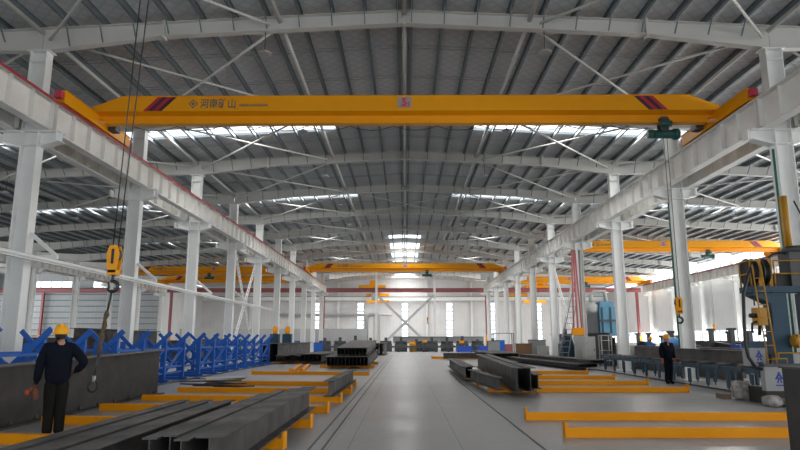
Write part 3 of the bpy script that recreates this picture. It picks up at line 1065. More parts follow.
# cross-bay cranes seen end on
for x, lb in ((-4.6, 'yellow crane of the far cross bay, left of the centre window'), (19.2, 'yellow crane of the far cross bay, beyond the right columns')):
    t = thing('overhead_crane', lb, 'crane', (x, 96, 9.0), 'cross bay cranes')
    MB().box(x - .45, x + .45, 88.4, 104.9, 9.1, 9.8).build('girder', M['crane'], t)
    for yy in (YT, 105.2): MB().box(x - 1.9, x + 1.9, yy - .2, yy + .2, 8.69, 9.1).build('end_carriage', M['crane'], t)
    MB().box(x - 1.2, x + 2.2, 95, 95.6, 7.0, 7.4).build('hoist_frame', M['crane'], t)
    MB().box(x - .5, x + .5, 95, 95.5, 7.4, 9.1).build('hanger', M['midgrey'], t)

# grey partition at the far left
tag(MB().box(-31, -5.2, 86.5, 86.7, 0, 3.0).build('partition_screen', M['midgrey2'], None, (-18, 86.5, 0)), 'long grey low partition screen at the far left of the hall', 'partition')

# red pipes on the fourth right column
t = thing('pipe_bundle', 'bundle of dull red vertical pipes on the fourth right column', 'pipes', (10.95, 40.3, 2))
for i, dx in enumerate((-.16, 0, .16)):
    MB().tube([(11.0 + dx * 1.6, 40.2, 2.3), (10.95 + dx * .6, 40.2, 7.3)], .06, 8).build('pipe', M['pipered'], t)
MB().box(10.65, 11.35, 40.05, 40.35, 1.85, 2.3).build('yellow_clamp', M['skid'], t)
MB().tube([(11.35, 40.3, 0.02), (11.35, 40.3, 7.3)], .07, 8).build('grey_conduit', M['midgrey'], t)
MB().box(10.75, 11.3, 40.1, 40.32, 0, 1.85).build('foot', M['cab'], t)

# leaning ladder
t = thing('ladder', 'tall grey ladder leaning beside the fourth right column', 'ladder', (10.4, 43, 0))
for q in (-.32, .32): MB().tube([(10.4 + q, 42.2, 0.03), (11.7 + q * .5, 42.2, 5.6)], .04, 6).build('stile', M['midgrey'], t)
for i in range(14):
    u = .06 + i * .068
    MB().tube([(10.4 + 1.3 * u - .32 * (1 - .5 * u), 42.2, 5.6 * u), (10.4 + 1.3 * u + .32 * (1 - .5 * u), 42.2, 5.6 * u)], .025, 6).build('rung', M['midgrey'], t)

# green conduits on right columns
for k, xo in ((0, -.4), (1, -.42)):
    tag(MB().tube([(XC + xo, YK[k] - .22, 1.2), (XC + xo, YK[k] - .22, 7.2)], .035, 8).build('conduit', M['hosegreen'], None, (XC + xo, YK[k], 1.2)), 'thin dark green conduit on the inner face of the %s right column' % ORD[k + 1], 'conduit', 'green conduits')

# ------------------------------------------------------------------ yellow floor skids


def make_skid(label, group, x0, x1, y, yaw=0.0, h=.15, stopl=True, stopr=False):
    t = thing('floor_skid', label, 'skid', (x0, y, 0), group)
    m = MB().box(x0, x1, y - .08, y + .08, h - .012, h).box(x0, x1, y - .08, y - .068, 0, h - .012).box(x0, x1, y + .068, y + .08, 0, h - .012)
    m.build('channel', M['skid'], t)
    if stopl: MB().box(x0 - .03, x0, y - .1, y + .1, 0, h + .09).build('end_stop', M['skid'], t)
    if stopr: MB().box(x1, x1 + .03, y - .1, y + .1, 0, h + .09).build('end_stop', M['skid'], t)
    t.rotation_euler = (0, 0, yaw)
    return t


RS = [(10.85, 2.68, 6.7, 1, 0), (13.05, 2.45, 8.2, 1, 0), (19.75, 2.55, 8.65, 0, 1), (22.7, 2.5, 8.55, 0, 1), (26.0, 2.4, 8.45, 0, 1), (29.7, 2.35, 8.45, 0, 1)]
for i, (y, a, b, l, r) in enumerate(RS):
    make_skid('yellow steel floor skid right of the aisle, %s from the camera' % ORD[i + 1], 'right floor skids', a, b, y, 0, .15, l, r)
LS = [(10.15, -6.95, -1.8), (12.4, -6.95, -1.73), (14.7, -6.95, -1.7), (17.0, -6.95, -1.63), (19.65, -6.95, -1.6), (22.65, -6.95, -1.7), (29.3, -7.0, -1.62)]
for i, (y, a, b) in enumerate(LS):
    make_skid('yellow steel floor skid left of the aisle, %s from the camera' % ORD[i + 1], 'left floor skids', a, b, y, -math.radians(5), .15, i > 4, 1)
make_skid('yellow floor skid under the near end of the tall steel stack', 'left floor skids', -4.8, -1.75, 36.2)
make_skid('yellow floor skid under the middle of the tall steel stack', 'left floor skids', -4.8, -1.75, 41.5)
make_skid('short yellow floor skid behind the bundles left of the stack', 'left floor skids', -8.6, -4.95, 43.2)
t = make_skid('yellow floor skid lying lengthwise left of the aisle, inner one', 'lengthwise skids', -4.9, 3.1, 30.0, math.radians(96))
t = make_skid('yellow floor skid lying lengthwise left of the aisle, outer one', 'lengthwise skids', -5.35, 2.65, 30.0, math.radians(96))
make_skid('short yellow skid end beside the dark beam across the aisle', 'right floor skids', 2.2, 6.4, 52.2, 0, .2)

# ------------------------------------------------------------------ steel girders and beams


def ibeam(label, group, x, y0, y1, z0, h, wd, tf=.02, tw=.014, m='dark', x2=None, name='steel_beam', cat='beam', rise=0):
    xe = x if x2 is None else x2
    mb = MB().prism((x, y0, z0 + h / 2), (xe, y1, z0 + h / 2 + rise), iprof(h, wd, tf, tw))
    return tag(mb.build(name, M[m], None, (x, y0, z0)), label, cat, group)


# large plate girder by the left worker
t = thing('plate_girder', 'long tall dark plate girder behind the left worker', 'girder', (-7.4, 12, 0))
MB().hexa([(-7.41, 4,   .03), (-7.39, 4,   .03), (-7.39, 19.1,   .03), (-7.41, 19.1,   .03), (-7.41, 4, .945), (-7.39, 4, .945), (-7.39, 19.1, 1.255), (-7.41, 19.1, 1.255)]).build('web', M['dark2'], t)
MB().box(-7.6, -7.16, 4, 19.1, 0, .03).build('bottom_flange', M['dark'], t)
MB().hexa([(-7.6, 4, .945), (-7.16, 4, .945), (-7.16, 19.1, 1.255), (-7.6, 19.1, 1.255), (-7.6, 4, .97), (-7.16, 4, .97), (-7.16, 19.1, 1.28), (-7.6, 19.1, 1.28)]).build('top_flange', M['dark'], t)
for i in range(11): MB().lathe([(.05, 0), (.03, .05), (.004, .1)], (-7.36, 10.3 + i * .85, .03), 'z', 8).build('weld_tab', M['edge'], t)
# right foreground girder end
t = thing('plate_girder', 'tall dark girder end cut off at the lower right corner', 'girder', (6.0, 5, 0))
MB().box(5.29, 5.315, 3, 9.0, .05, 1.2).build('web', M['dark2'], t)
MB().box(5.27, 5.75, 3, 9.05, 1.2, 1.225).box(5.27, 5.75, 3, 9.05, 0, .05).build('flanges', M['dark'], t)
MB().box(5.315, 5.7, 9.0, 9.03, .05, 1.2).build('end_plate', M['dark2'], t)
# C: group left of the aisle in front
for i, (x, y0, y1) in enumerate(((-2.08, 6.9, 13.9), (-2.345, 6.8, 13.75), (-2.535, 7.0, 13.2), (-2.72, 6.9, 12.4))):
    ibeam('dark welded beam on skids beside the left floor track, %s from the aisle' % ORD[i + 1], 'front left welded beams', x, y0, y1, .15, .43 - .015 * (i % 2), .3 if i == 0 else .16, .018, .014)
# D: low beams further left
for i in range(5):
    x = -3.28 - i * .215
    ibeam('low dark rolled beam in the flat front left bundle, %s from the aisle' % ORD[i + 1], 'flat front left bundle', x, 4.5, 12.1 - .12 * (i % 2), .15, .33 - .02 * (i % 2), .18, .016, .012)
# E
ibeam('single dark beam standing alone on skids left of the aisle', None, -1.95, 16.4, 22.7, .15, .4, .27, .02, .016, x2=-1.85)
# F stack of beams
for i in range(12):
    x = -4.28 + i * .205
    ibeam('beam in the lower layer of the tall stack, %s from its left' % ORD[i + 1], 'lower layer of the tall stack', x, 34.8, 46, .15, .5, .195, .016, .012, rise=.2)
for i in range(9):
    x = -3.8 + i * .205
    ibeam('beam in the upper layer of the tall stack, %s from its left' % ORD[i + 1], 'upper layer of the tall stack', x, 35.6, 47, .7, .42, .195, .016, .012, rise=.4)
# G bundles left of F
for i in range(6):
    ibeam('beam in the low bundle left of the tall stack, %s from its left' % ORD[i + 1], 'low bundle left of the stack', -6.75 + i * .27, 41.0, 51, .15, .5, .25)
for i in range(4):
    ibeam('dark beam in the low spread left of the bundle, %s from the left' % ORD[i + 1], 'low spread of beams', -8.35 + i * .4, 41.2 + i * .3, 52, .15, .42 - .05 * (i % 2), .34, x2=-8.0 + i * .35)
t = thing('plate_girder', 'tall dark girder at the far end of the blue racks', 'girder', (-9.2, 44, 0))
for i, x in enumerate((-10.1, -9.55, -9.0)):
    MB().prism((x, 44.2 + .3 * i, .65), (x, 60, .65), iprof(1.3, .5, .03, .02)).build('girder_segment', M['dark'], t)
for i in range(3):
    ibeam('dark deep beam by the far left edge of the aisle, %s from the left' % ORD[i + 1], 'far aisle beams', -3.0 + i * .45, 63, 73, .0, 1.2, .4)
# right of aisle group A and B
ibeam('large dark beam right of the aisle, left of the tall pair', 'tall pair right of the aisle', 3.13, 17.8, 34.5, .15, .66, .31, .02, .016, x2=3.95)
ibeam('large dark beam right of the aisle, right of the tall pair', 'tall pair right of the aisle', 3.53, 18.0, 34.5, .15, .66, .31, .02, .016, x2=4.4)
ibeam('shorter low dark beam at the right side of the tall pair', None, 3.92, 18.9, 27, .15, .42, .24, x2=4.45)
ibeam('small dark beam on skids nearest the aisle, closer one', 'small beams by the aisle', 2.72, 18.5, 23.5, .15, .36, .25, x2=2.42)
ibeam('small dark beam on skids nearest the aisle, farther left one', 'small beams by the aisle', 2.28, 24.0, 35, .15, .42, .26, x2=2.45)
ibeam('small dark beam on skids nearest the aisle, farther right one', 'small beams by the aisle', 2.55, 24.2, 35, .15, .42, .24, x2=2.72)
mb = MB().prism((3.1, 51.5, .28), (7.4, 51.5, .28), iprof(.42, .25, .02, .015))
tag(mb.build('steel_beam', M['edge'], None, (3.1, 51.5, .07)), 'brownish beam lying crosswise at the far right of the aisle', 'beam')
# bundle by the right columns
for i in range(4):
    ibeam('long dark flat beam in the spread before the fourth right column, %s from left' % ORD[i + 1], 'flat spread right', 9.0 + .42 * i, 33.2 + .3 * i, 47, .12, .2, .38, x2=7.6 + .42 * i)
for i in range(3):
    ibeam('long dark beam resting on top of the right spread, %s from left' % ORD[i + 1], 'upper flat spread right', 9.7 + .4 * i, 33.4, 46.5, .33, .2, .34, x2=8.4 + .4 * i)
for i in range(5):
    ibeam('dark beam in the far low stack left of the right spread, %s from left' % ORD[i + 1], 'far low stack right', 6.6 + .5 * i, 47.5 + i * .2, 60, .0, .55, .45)

# scrap strips on the left
rnd = random.Random(5)
for i in range(10):
    x, y = -6.0 + rnd.uniform(-.4, .5), 20.75 + rnd.uniform(-.5, .35)
    a = rnd.uniform(-.7, .3)
    L = rnd.uniform(.6, 1.0)
    z = .018 + i * .038
    last = i == 9
    if last: x, y, a, L, z = -5.85, 20.6, .75, .7, z + .012
    p0 = (x - L * math.cos(a), y - L * math.sin(a), z)
    p1 = (x + L * math.cos(a), y + L * math.sin(a), z)
    mb = MB().bar(p0, p1, .42 if last else .2, .05 if last else .036)
    tag(mb.build('scrap_strip', M['bright'] if last else M['dark'], None, p0),
        'bright steel strip on top of the scrap heap by the blue racks' if last else 'dark steel offcut in the small scrap heap by the blue racks', 'scrap', None if last else 'scrap heap strips')

# ------------------------------------------------------------------ blue racks


def make_rack(label, yb, n):
    t = thing('storage_rack', label, 'rack', (-9.75, yb, 0), 'blue storage racks')
    for i in range(n):
        y = yb + i * 2.0
        MB().box(-9.08, -8.9, y - .06, y + .06, .12, 1.6).build('post', M['blue'], t)
        MB().box(-10.62, -10.46, y - .06, y + .06, .12, 1.5).build('post', M['blue'], t)
        MB().bar((-9.85, y - .09, .72), (-8.72, y - .09, 1.85), .15, .05, (0, 1, 0)).build('cradle_arm', M['blue'], t)
        MB().bar((-9.65, y + .09, .72), (-10.8, y + .09, 1.83), .13, .05, (0, 1, 0)).build('cradle_arm', M['blue'], t)
        MB().bar((-8.95, y + .1, .3), (-9.9, y + .1, 1.0), .1, .05, (0, 1, 0)).build('lower_brace', M['blue'], t)
        MB().bar((-10.5, y + .1, .3), (-9.6, y + .1, 1.0), .1, .05, (0, 1, 0)).build('lower_brace', M['blue'], t)
        MB().box(-10.8, -8.75, y - .08, y + .08, 0, .12).build('foot_beam', M['blue'], t)
    for z in (.3, .52, 1.2):
        for x in (-8.99, -10.53):
            MB().box(x - .03, x + .03, yb, yb + 2.0 * (n - 1), z, z + .07).build('rail', M['blue'], t)
    for i in range(n - 1):
        y = yb + i * 2.0
        MB().bar((-8.99, y + .1, .3), (-8.99, y + 1.9, 1.2), .05, .09, (1, 0, 0)).build('diagonal', M['blue'], t)
        MB().bar((-10.53, y + 1.9, .3), (-10.53, y + .1, 1.2), .05, .09, (1, 0, 0)).build('diagonal', M['blue'], t)
    return t


for i, (yb, n) in enumerate(((11.6, 4), (19.6, 4), (27.6, 4), (35.6, 4))):
    make_rack('blue steel storage rack with V-shaped arms, %s from the camera' % ORD[i + 1], yb, n)
tag(MB().box(-8.7, -8.6, 17, 43, 0, .05).build('rack_kerb', M['charcoal'], None, (-8.65, 17, 0)), 'low dark rail along the foot of the blue racks', 'rail')
# steel in the left bay behind the racks
for i, (x, y0, y1, h) in enumerate(((-12.9, 20, 33, 1.35), (-13.6, 21, 35, 1.2), (-15.0, 19, 34, 1.4), (-16.2, 24, 40, 1.5), (-19, 26, 44, 1.5), (-20.2, 30, 47, 1.4), (-24, 34, 50, 1.7), (-15.5, 45, 60, 1.6), (-18.5, 48, 62, 1.5))):
    ibeam('dark deep girder lying in the left bay behind the racks, %s from the right' % ORD[sorted([12.9, 13.6, 15.0, 16.2, 19, 20.2, 24, 15.5, 18.5]).index(-x) + 1], 'left bay girders', x, y0, y1, 0, h, .5, .03, .02)
for i, (x, y0, y1, z, h) in enumerate(((-13.0, 28, 33, 1.35, .65), (-15.0, 28.5, 34, 1.4, .7))):
    ibeam('dark girder lying on top of another in the left bay, %s from the right' % ORD[i + 1], 'upper left bay girders', x, y0, y1, z, h, .45, .03, .02)
rnd = random.Random(3)
for i in range(5):
    x, y = -22.2 - i * 2.3, 52 + i * 3.2
    t = thing('machine_stand', 'dark low machine stand in the left bay, %s from the right' % ORD[i + 1], 'machine', (x, y, 0), 'left bay stands')
    MB().box(x - 1.1, x + 1.1, y - .4, y + .4, 0, .9).build('base', M['charcoal'], t)
    MB().box(x - .9, x - .6, y - .3, y + .3, .9, 2.0).build('upright', M['dark'], t)
    MB().box(x + .4, x + .8, y - .3, y + .3, .9, 1.7).build('upright', M['dark'], t)
    MB().tube([(x - 1.0, y, 1.3), (x + 1.0, y, 1.3)], .16, 10).build('roller', M['dark'], t)
for i, x in enumerate((-10.4, -9.4)):
    t = thing('clamp_motor', 'yellow-topped blue motor unit above the far left girders, %s one' % ('left', 'right')[i], 'motor', (x, 50.5, 1.3), 'clamp motors')
    MB().box(x - .35, x + .35, 50.2, 50.8, 1.3, 2.0).build('base', M['teal'], t)
    MB().lathe([(.16, 0), (.2, .1), (.2, .5), (.12, .6)], (x, 50.5, 2.0), 'z', 12).build('motor', M['skid'], t)

# ------------------------------------------------------------------ far end machinery


def conveyor(label, x0, x1, y0, y1, z, legmat, nleg, along='y', group='roller conveyors', rollers=True, legw=.07):
    t = thing('roller_conveyor', label, 'conveyor', ((x0 + x1) / 2, (y0 + y1) / 2, 0), group)
    if along == 'y':
        for x in (x0, x1):
            MB().box(x - .06, x + .06, y0, y1, z - .13, z).build('side_frame', legmat, t)
        for i in range(nleg):
            y = y0 + .3 + (y1 - y0 - .6) * i / (nleg - 1)
            for x in (x0, x1):
                l = MB().box(x - legw / 2, x + legw / 2, y - legw, y + legw, .09, z - .16)
                l.box(x - legw / 4, x + legw / 4, y - legw / 4, y + legw / 4, 0, .09)
                l.build('leg', legmat, t)
            if rollers:
                r = MB().tube([(x0 - .1, y + .45, z + .0), (x1 + .1, y + .45, z + .0)], .09, 10)
                r.build('roller', M['charcoal'], t)
    else:
        for y in (y0, y1):
            MB().box(x0, x1, y - .08, y + .08, z - .2, z).build('side_frame', legmat, t)
        for i in range(nleg):
            x = x0 + .3 + (x1 - x0 - .6) * i / (nleg - 1)
            for y in (y0, y1):
                MB().box(x - legw, x + legw, y - legw, y + legw, 0, z - .2).build('leg', legmat, t)
            if rollers:
                MB().tube([(x + .6, y0 - .1, z), (x + .6, y1 + .1, z)], .11, 8).build('roller', M['charcoal'], t)
    return t


conveyor('long low dark conveyor across the far end of the aisle', -12, 12, 79, 81, .75, M['charcoal'], 16, 'x')
rnd = random.Random(11)
for i in range(12):
    x = -10.5 + i * 2.0
    t = thing('line_stand', 'dark upright stand on the far cross conveyor line, %s from the left' % ORD[i + 1], 'machine', (x, 83, 0), 'far line stands')
    hh = rnd.uniform(1.5, 2.1)
    MB().box(x - .8, x + .8, 82.6, 83.4, 0, 1.0).build('base', M['charcoal'], t)
    MB().box(x - .18, x + .18, 82.8, 83.2, 1.0, hh).build('upright', M['charcoal'], t)
    MB().tube([(x - .75, 83, 1.2), (x + .75, 83, 1.2)], .2, 10).build('roller', M['dark'], t)
tag(MB().prism((-1.6, 84.6, 1.5), (10.5, 84.6, 1.5), iprof(.9, .4, .05, .04)).box(-1.4, -1.0, 84.3, 84.9, 0, 1.05).box(9.8, 10.2, 84.3, 84.9, 0, 1.05).build('far_beam', M['midgrey'], None, (4, 84.6, 0)), 'long grey beam on supports at the far end of the aisle', 'beam')
for i, (x, wd) in enumerate(((7.3, 1.8), (9.9, 2.0))):
    t = thing('blue_crate', 'low bright blue crate at the far end of the aisle, %s one' % ('left', 'right')[i], 'crate', (x, 77.5, 0), 'far blue crates')
    MB().box(x - wd / 2, x + wd / 2, 77.2, 78, .08, .7).build('body', M['bluebox'], t)
    MB().box(x - wd / 2 - .05, x + wd / 2 + .05, 77.15, 78.05, .7, .76).build('rim', M['bluebox'], t)
    MB().box(x - wd / 2, x - wd / 2 + .2, 77.2, 78, 0, .08).box(x + wd / 2 - .2, x + wd / 2, 77.2, 78, 0, .08).build('runners', M['charcoal'], t)
for i, (x, y, wd, z0, z1) in enumerate(((1.0, 82, .9, .75, 1.3), (2.6, 82, .7, .75, 1.5), (7.3, 82, .8, .75, 1.4))):
    t = thing('yellow_machine', ('yellow machine block left of the far aisle end', 'small yellow block at the far aisle end, left one', 'small yellow block at the far aisle end, right one')[i], 'machine', (x, y - .2, 0))
    MB().box(x - wd / 2, x + wd / 2, y - .7, y + .1, 0, z1 - .3).build('body', M['charcoal'] if i else M['amber'], t)
    MB().box(x - wd / 2 + .1, x + wd / 2 - .1, y - .6, y, z1 - .3, z1).build('cover', M['skid'], t)
# blue fixtures left of the aisle far end
for i, x in enumerate((-13.8, -12.7, -10.4)):
    t = thing('blue_cabinet', 'blue cabinet at the far left end of the hall, %s from the left' % ORD[i + 1], 'cabinet', (x, 76, 0), 'far blue cabinets')
    MB().box(x - .5, x + .5, 75.6, 76.4, .1, 1.2 + .2 * (i % 2)).build('body', M['bluebox'], t)
    MB().box(x - .45, x + .45, 75.57, 75.6, .2, 1.1).build('door', M['blue'], t)
    MB().box(x - .5, x + .5, 75.6, 76.4, 0, .1).build('plinth', M['charcoal'], t)

# machinery between the right columns
def cabinet(label, x, y, wd, dp, h, m, cat='cabinet', door=None):
    t = thing('electrical_cabinet', label, cat, (x, y, 0), None)
    MB().box(x - wd / 2, x + wd / 2, y, y + dp, .08, h).build('body', m, t)
    MB().box(x - wd / 2, x + wd / 2, y + .02, y + dp - .02, 0, .08).build('plinth', M['charcoal'], t)
    d = MB().box(x - wd / 2 + .04, x + wd / 2 - .04, y - .02, y, .16, h - .06).build('door', door or m, t)
    MB().box(x + wd / 2 - .12, x + wd / 2 - .08, y - .04, y - .02, h * .5, h * .5 + .14).build('handle', M['black'], d)
    return t


cabinet('pale grey electrical cabinet before the fourth right column', 11.25, 38.6, .66, .5, 1.75, M['cab'])
cabinet('short pale grey cabinet beside the fifth right column', 10.3, 47.2, .8, .5, 1.1, M['cab'])
cabinet('pale box cabinet at the left end of the roller conveyor', 12.1, 34.6, .8, .6, 1.25, M['cab'])
t = thing('welding_rack', 'open grey frame rack right of the electrical cabinet', 'rack', (12.2, 38.6, 0))
for x in (11.9, 12.5):
    MB().box(x - .03, x + .03, 38.4, 38.46, 0, 1.85).box(x - .03, x + .03, 38.9, 38.96, 0, 1.85).build('upright', M['cab'], t)
for z in (.3, .9, 1.5, 1.8): MB().box(11.9, 12.5, 38.4, 38.96, z, z + .04).build('shelf', M['cab'], t)
t = thing('blue_machine', 'dark blue machine between the fourth and fifth right columns', 'machine', (11.4, 44, 0))
MB().box(10.7, 12.3, 43, 44.4, .1, 1.3).build('body', M['teal'], t)
MB().box(10.9, 11.5, 43.2, 44.2, 1.3, 1.75).box(11.8, 12.2, 43.3, 44.0, 1.3, 2.1).build('head', M['teal'], t)
MB().tube([(11.0, 43.4, 1.75), (11.0, 43.4, 2.3)], .12, 10).build('motor', M['charcoal'], t)
MB().box(10.8, 12.2, 43.1, 44.3, 0, .1).build('plinth', M['charcoal'], t)
for i, (x, y, wd, h, mm) in enumerate(((9.7, 51.5, 1.2, 1.2, 'brown'), (11.0, 52.5, 1.3, 1.5, 'midgrey'), (8.6, 61, 1.0, 1.4, 'midgrey'))):
    t = thing('parts_bin', ('brown bin beside the sixth right column', 'grey bin right of the brown bin', 'grey bin left of the brown bin')[i], 'bin', (x, y, 0), None)
    MB().box(x - wd / 2, x + wd / 2, y, y + .8, .1, h).build('body', M[mm], t)
    MB().box(x - wd / 2 - .03, x + wd / 2 + .03, y - .03, y + .83, h, h + .05).build('rim', M['charcoal'], t)
    MB().box(x - wd / 2, x - wd / 2 + .1, y, y + .8, 0, .1).box(x + wd / 2 - .1, x + wd / 2, y, y + .8, 0, .1).build('feet', M['charcoal'], t)
t = thing('wire_cage', 'blue and red goods in a frame cage beyond the right beams', 'cage', (9.9, 64, 0))
for x in (8.9, 10.9):
    for y in (63.5, 64.6): MB().box(x - .04, x + .04, y - .04, y + .04, 0, 2.2).build('post', M['charcoal'], t)
MB().box(8.9, 10.9, 63.5, 64.6, 2.15, 2.2).build('top_frame', M['charcoal'], t)
MB().box(9.0, 10.0, 63.6, 64.5, .05, 1.5).build('blue_pack', M['blue'], t)
MB().box(10.05, 10.8, 63.6, 64.5, .05, 1.1).build('red_pack', M['red'], t)
# tall blue machine in the right bay
t = thing('blast_machine', 'large sky-blue raised machine beyond the third right column', 'machine', (16.2, 50, 0))
MB().box(15.2, 17.2, 49.2, 50.8, 2.0, 4.1).build('hopper', M['skyblue'], t)
MB().box(15.0, 17.4, 49.0, 51, 1.85, 2.0).build('deck', M['skyblue'], t)
MB().box(15.3, 16.4, 49.3, 50.6, 4.1, 4.5).build('top_hood', M['skyblue'], t)
for k in range(3): MB().box(15.35 + .65 * k, 15.45 + .65 * k, 49.12, 49.2, 2.05, 4.05).build('rib', M['teal'], t)
MB().box(15.15, 17.25, 49.08, 49.2, 2.95, 3.1).build('band', M['charcoal'], t)
MB().tube([(14.7, 49.6, 4.4), (14.7, 49.6, 5.0), (15.0, 49.6, 5.3), (15.8, 49.6, 5.3), (15.9, 49.6, 4.5)], .16, 10).build('duct', M['cab'], t)
for x in (15.2, 17.1):
    for y in (49.2, 50.7): MB().box(x - .12, x + .12, y - .12, y + .12, 0, 1.85).build('leg', M['charcoal'], t)
MB().box(14.3, 15.1, 49.3, 50.3, 0, 3.6).build('side_unit', M['charcoal'], t)
MB().lathe([(.5, 0), (.6, .2), (.6, .6), (.3, .9)], (14.7, 49.8, 3.6), 'z', 14).build('fan', M['cab'], t)

# ------------------------------------------------------------------ right conveyor line
cv = conveyor('long roller conveyor with teal legs beside the right columns', 10.2, 11.1, 18.6, 32.8, .74, M['teal'], 11)
MB().box(9.9, 9.96, 18.6, 33, .02, .07).build('cable_tray', M['charcoal'], cv)
ibeam('long dark girder lying on the right roller conveyor', None, 10.65, 18.6, 29.5, .83, .42, .3, .02, .016)
for i, (x, y, hh) in enumerate(((13.8, 32.0, 1.9), (15.0, 36.0, 1.7), (15.4, 31.0, 2.0), (16.6, 28.0, 1.7), (17.6, 33.5, 1.9), (16.5, 44.0, 1.9))):
    t = thing('roller_stand', 'dark girder welding stand with upright posts in the right bay, %s one from left' % ORD[[3, 2, 4, 6, 5, 1][i]], 'machine', (x, y, 0), 'right bay stands')
    MB().box(x - .5, x + .5, y - 1.5, y + 1.5, 0, .75).build('base', M['charcoal'], t)
    MB().tube([(x - .45, y - .9, .95), (x + .45, y - .9, .95)], .2, 10).build('roller', M['dark'], t)
    for yy in (-1.1, .9):
        p = MB().box(x - .1, x + .1, y + yy - .1, y + yy + .1, .75, hh).build('upright', M['charcoal'], t)
        MB().box(x - .16, x + .16, y + yy - .16, y + yy + .16, hh, hh + .12).build('cap', M['dark'], p)
    MB().prism((x + .25, y - 1.5, 1.05), (x + .25, y + 1.5, 1.25), iprof(.5, .3, .03, .02)).build('clamp_arm', M['dark'], t)
ibeam('long dark girder in the right bay behind the conveyor', None, 12.9, 24.5, 40, .0, 1.25, .4, .03, .02)
for i in range(3):
    ibeam('tall dark girder on edge beyond the third right column, %s from the left' % ORD[i + 1], 'tall right bay girders', 12.75 + .5 * i, 39.5 + i, 55, 0, 2.0 - .15 * i, .42, .03, .02)
ibeam('long dark girder in the right bay beyond the blue bin', None, 18.9, 24, 42, .0, 1.5, .4, .03, .02)
t = thing('blue_bin', 'bright blue open bin behind the right conveyor', 'bin', (14.6, 27, 0))
MB().box(14.0, 15.2, 26.6, 26.65, .85, 1.35).box(14.0, 15.2, 27.35, 27.4, .85, 1.35).box(14.0, 14.05, 26.65, 27.35, .85, 1.35).box(15.15, 15.2, 26.65, 27.35, .85, 1.35).box(14.0, 15.2, 26.6, 27.4, .82, .85).build('tub', M['bluebox'], t)
MB().box(14.05, 14.2, 26.7, 27.3, 0, .82).box(15.0, 15.15, 26.7, 27.3, 0, .82).build('stand', M['charcoal'], t)
t = thing('sheeted_roll', 'sky-blue sheeted roll lying behind the right worker', 'roll', (12.1, 28.6, 0))
MB().tube([(11.95, 27.6, 1.42), (12.0, 27.9, 1.46), (12.05, 29.0, 1.5), (12.1, 29.6, 1.46)], [.12, .19, .2, .14], 14).build('roll', M['tarp'], t)
MB().box(11.9, 12.2, 27.9, 28.1, 0, 1.3).box(11.9, 12.2, 29.0, 29.2, 0, 1.33).build('trestle', M['charcoal'], t)

# ------------------------------------------------------------------ gantry welding machine at the right
t = thing('welding_gantry', 'tall teal gantry welding machine with platform at the right edge', 'machine', (10.2, 16.5, 0))
GY0, GY1 = 16.2, 16.8
MB().box(9.5, 9.92, GY0 + .12, GY1 - .1, .4, 2.78).build('column', M['teal'], t)
MB().box(10.36, 10.85, GY0 + .12, GY1 - .1, .4, 2.78).build('column', M['teal'], t)
pf = MB().box(8.97, 12.2, GY0, GY1, 2.8, 2.95)
pf.hexa([(9.05, GY0 + .1, 2.72), (9.5, GY0 + .1, 2.5), (9.5, GY1 - .1, 2.5), (9.05, GY1 - .1, 2.72), (9.05, GY0 + .1, 2.8), (9.5, GY0 + .1, 2.8), (9.5, GY1 - .1, 2.8), (9.05, GY1 - .1, 2.8)])
pf.build('platform', M['teal'], t)
MB().box(9.06, 12.0, GY0 - .1, GY1 + .2, 0, .4).build('base', M['black'], t)
rl = MB()
for x in (9.0, 9.62, 10.7, 11.5, 12.15): rl.tube([(x, GY0 + .04, 2.95), (x, GY0 + .04, 3.62)], .02, 8)
rl.tube([(9.0, GY1 - .05, 2.95), (9.0, GY1 - .05, 3.62)], .02, 8)
for z in (3.28, 3.62):
    rl.tube([(9.62, GY0 + .04, z), (12.15, GY0 + .04, z)], .02, 8)
    rl.tube([(9.0, GY0 + .04, z), (9.0, GY1 - .05, z)], .02, 8)
rl.tube([(9.0, GY0 + .04, 3.62), (9.2, GY0 + .04, 3.62)], .02, 8)
rl.build('railing', M['amber'], t)
ld = MB()
ld.tube([(9.0, GY0 - .06, 3.5), (9.03, GY0 - .3, .98)], .018, 8).tube([(9.23, GY0 - .06, 3.5), (9.25, GY0 - .3, .98)], .018, 8)
for i in range(7):
    u = .14 + .135 * i
    ld.tube([(9.0 + .03 * u, GY0 - .06 - .24 * u, 3.5 - 2.52 * u), (9.23 + .02 * u, GY0 - .06 - .24 * u, 3.5 - 2.52 * u)], .011, 8)
ld.tube([(9.03, GY0 - .3, .98), (9.25, GY0 - .3, .98)], .018, 8)
ld.build('ladder', M['amber'], t)
for x in (9.27, 9.55): MB().box(x - .045, x + .045, GY0 + .08, GY0 + .17, 2.95, 3.68).build('reel_post', M['amber'], t)
for x in (9.12, 9.42):
    r = MB().lathe([(.28, -.09), (.36, -.085), (.36, -.06), (.26, -.05), (.26, .05), (.36, .06), (.36, .085), (.28, .09)], (x, GY0 + .32, 3.34), 'x', 22)
    r.build('wire_reel', M['black'], t)
MB().box(9.04, 9.6, GY0 + .27, GY0 + .37, 2.95, 3.1).build('reel_stand', M['charcoal'], t)
MB().box(10.06, 10.75, GY0 + .05, GY0 + .55, 2.95, 3.86).lathe([(.33, 3.86), (.35, 3.93), (.3, 4.02)], (10.4, GY0 + .3, 0), 'z', 18).build('hopper', M['charcoal'], t)
MB().tube([(10.24, GY0 + .3, 4.0), (10.24, GY0 + .3, 5.4)], .085, 12).tube([(10.1, GY0 + .25, 4.0), (10.1, GY0 + .25, 5.4)], .02, 8).build('mast', M['amber'], t)
MB().box(9.72, 10.06, GY0 + .15, GY0 + .5, 2.95, 3.3).build('drive_box', M['black'], t)
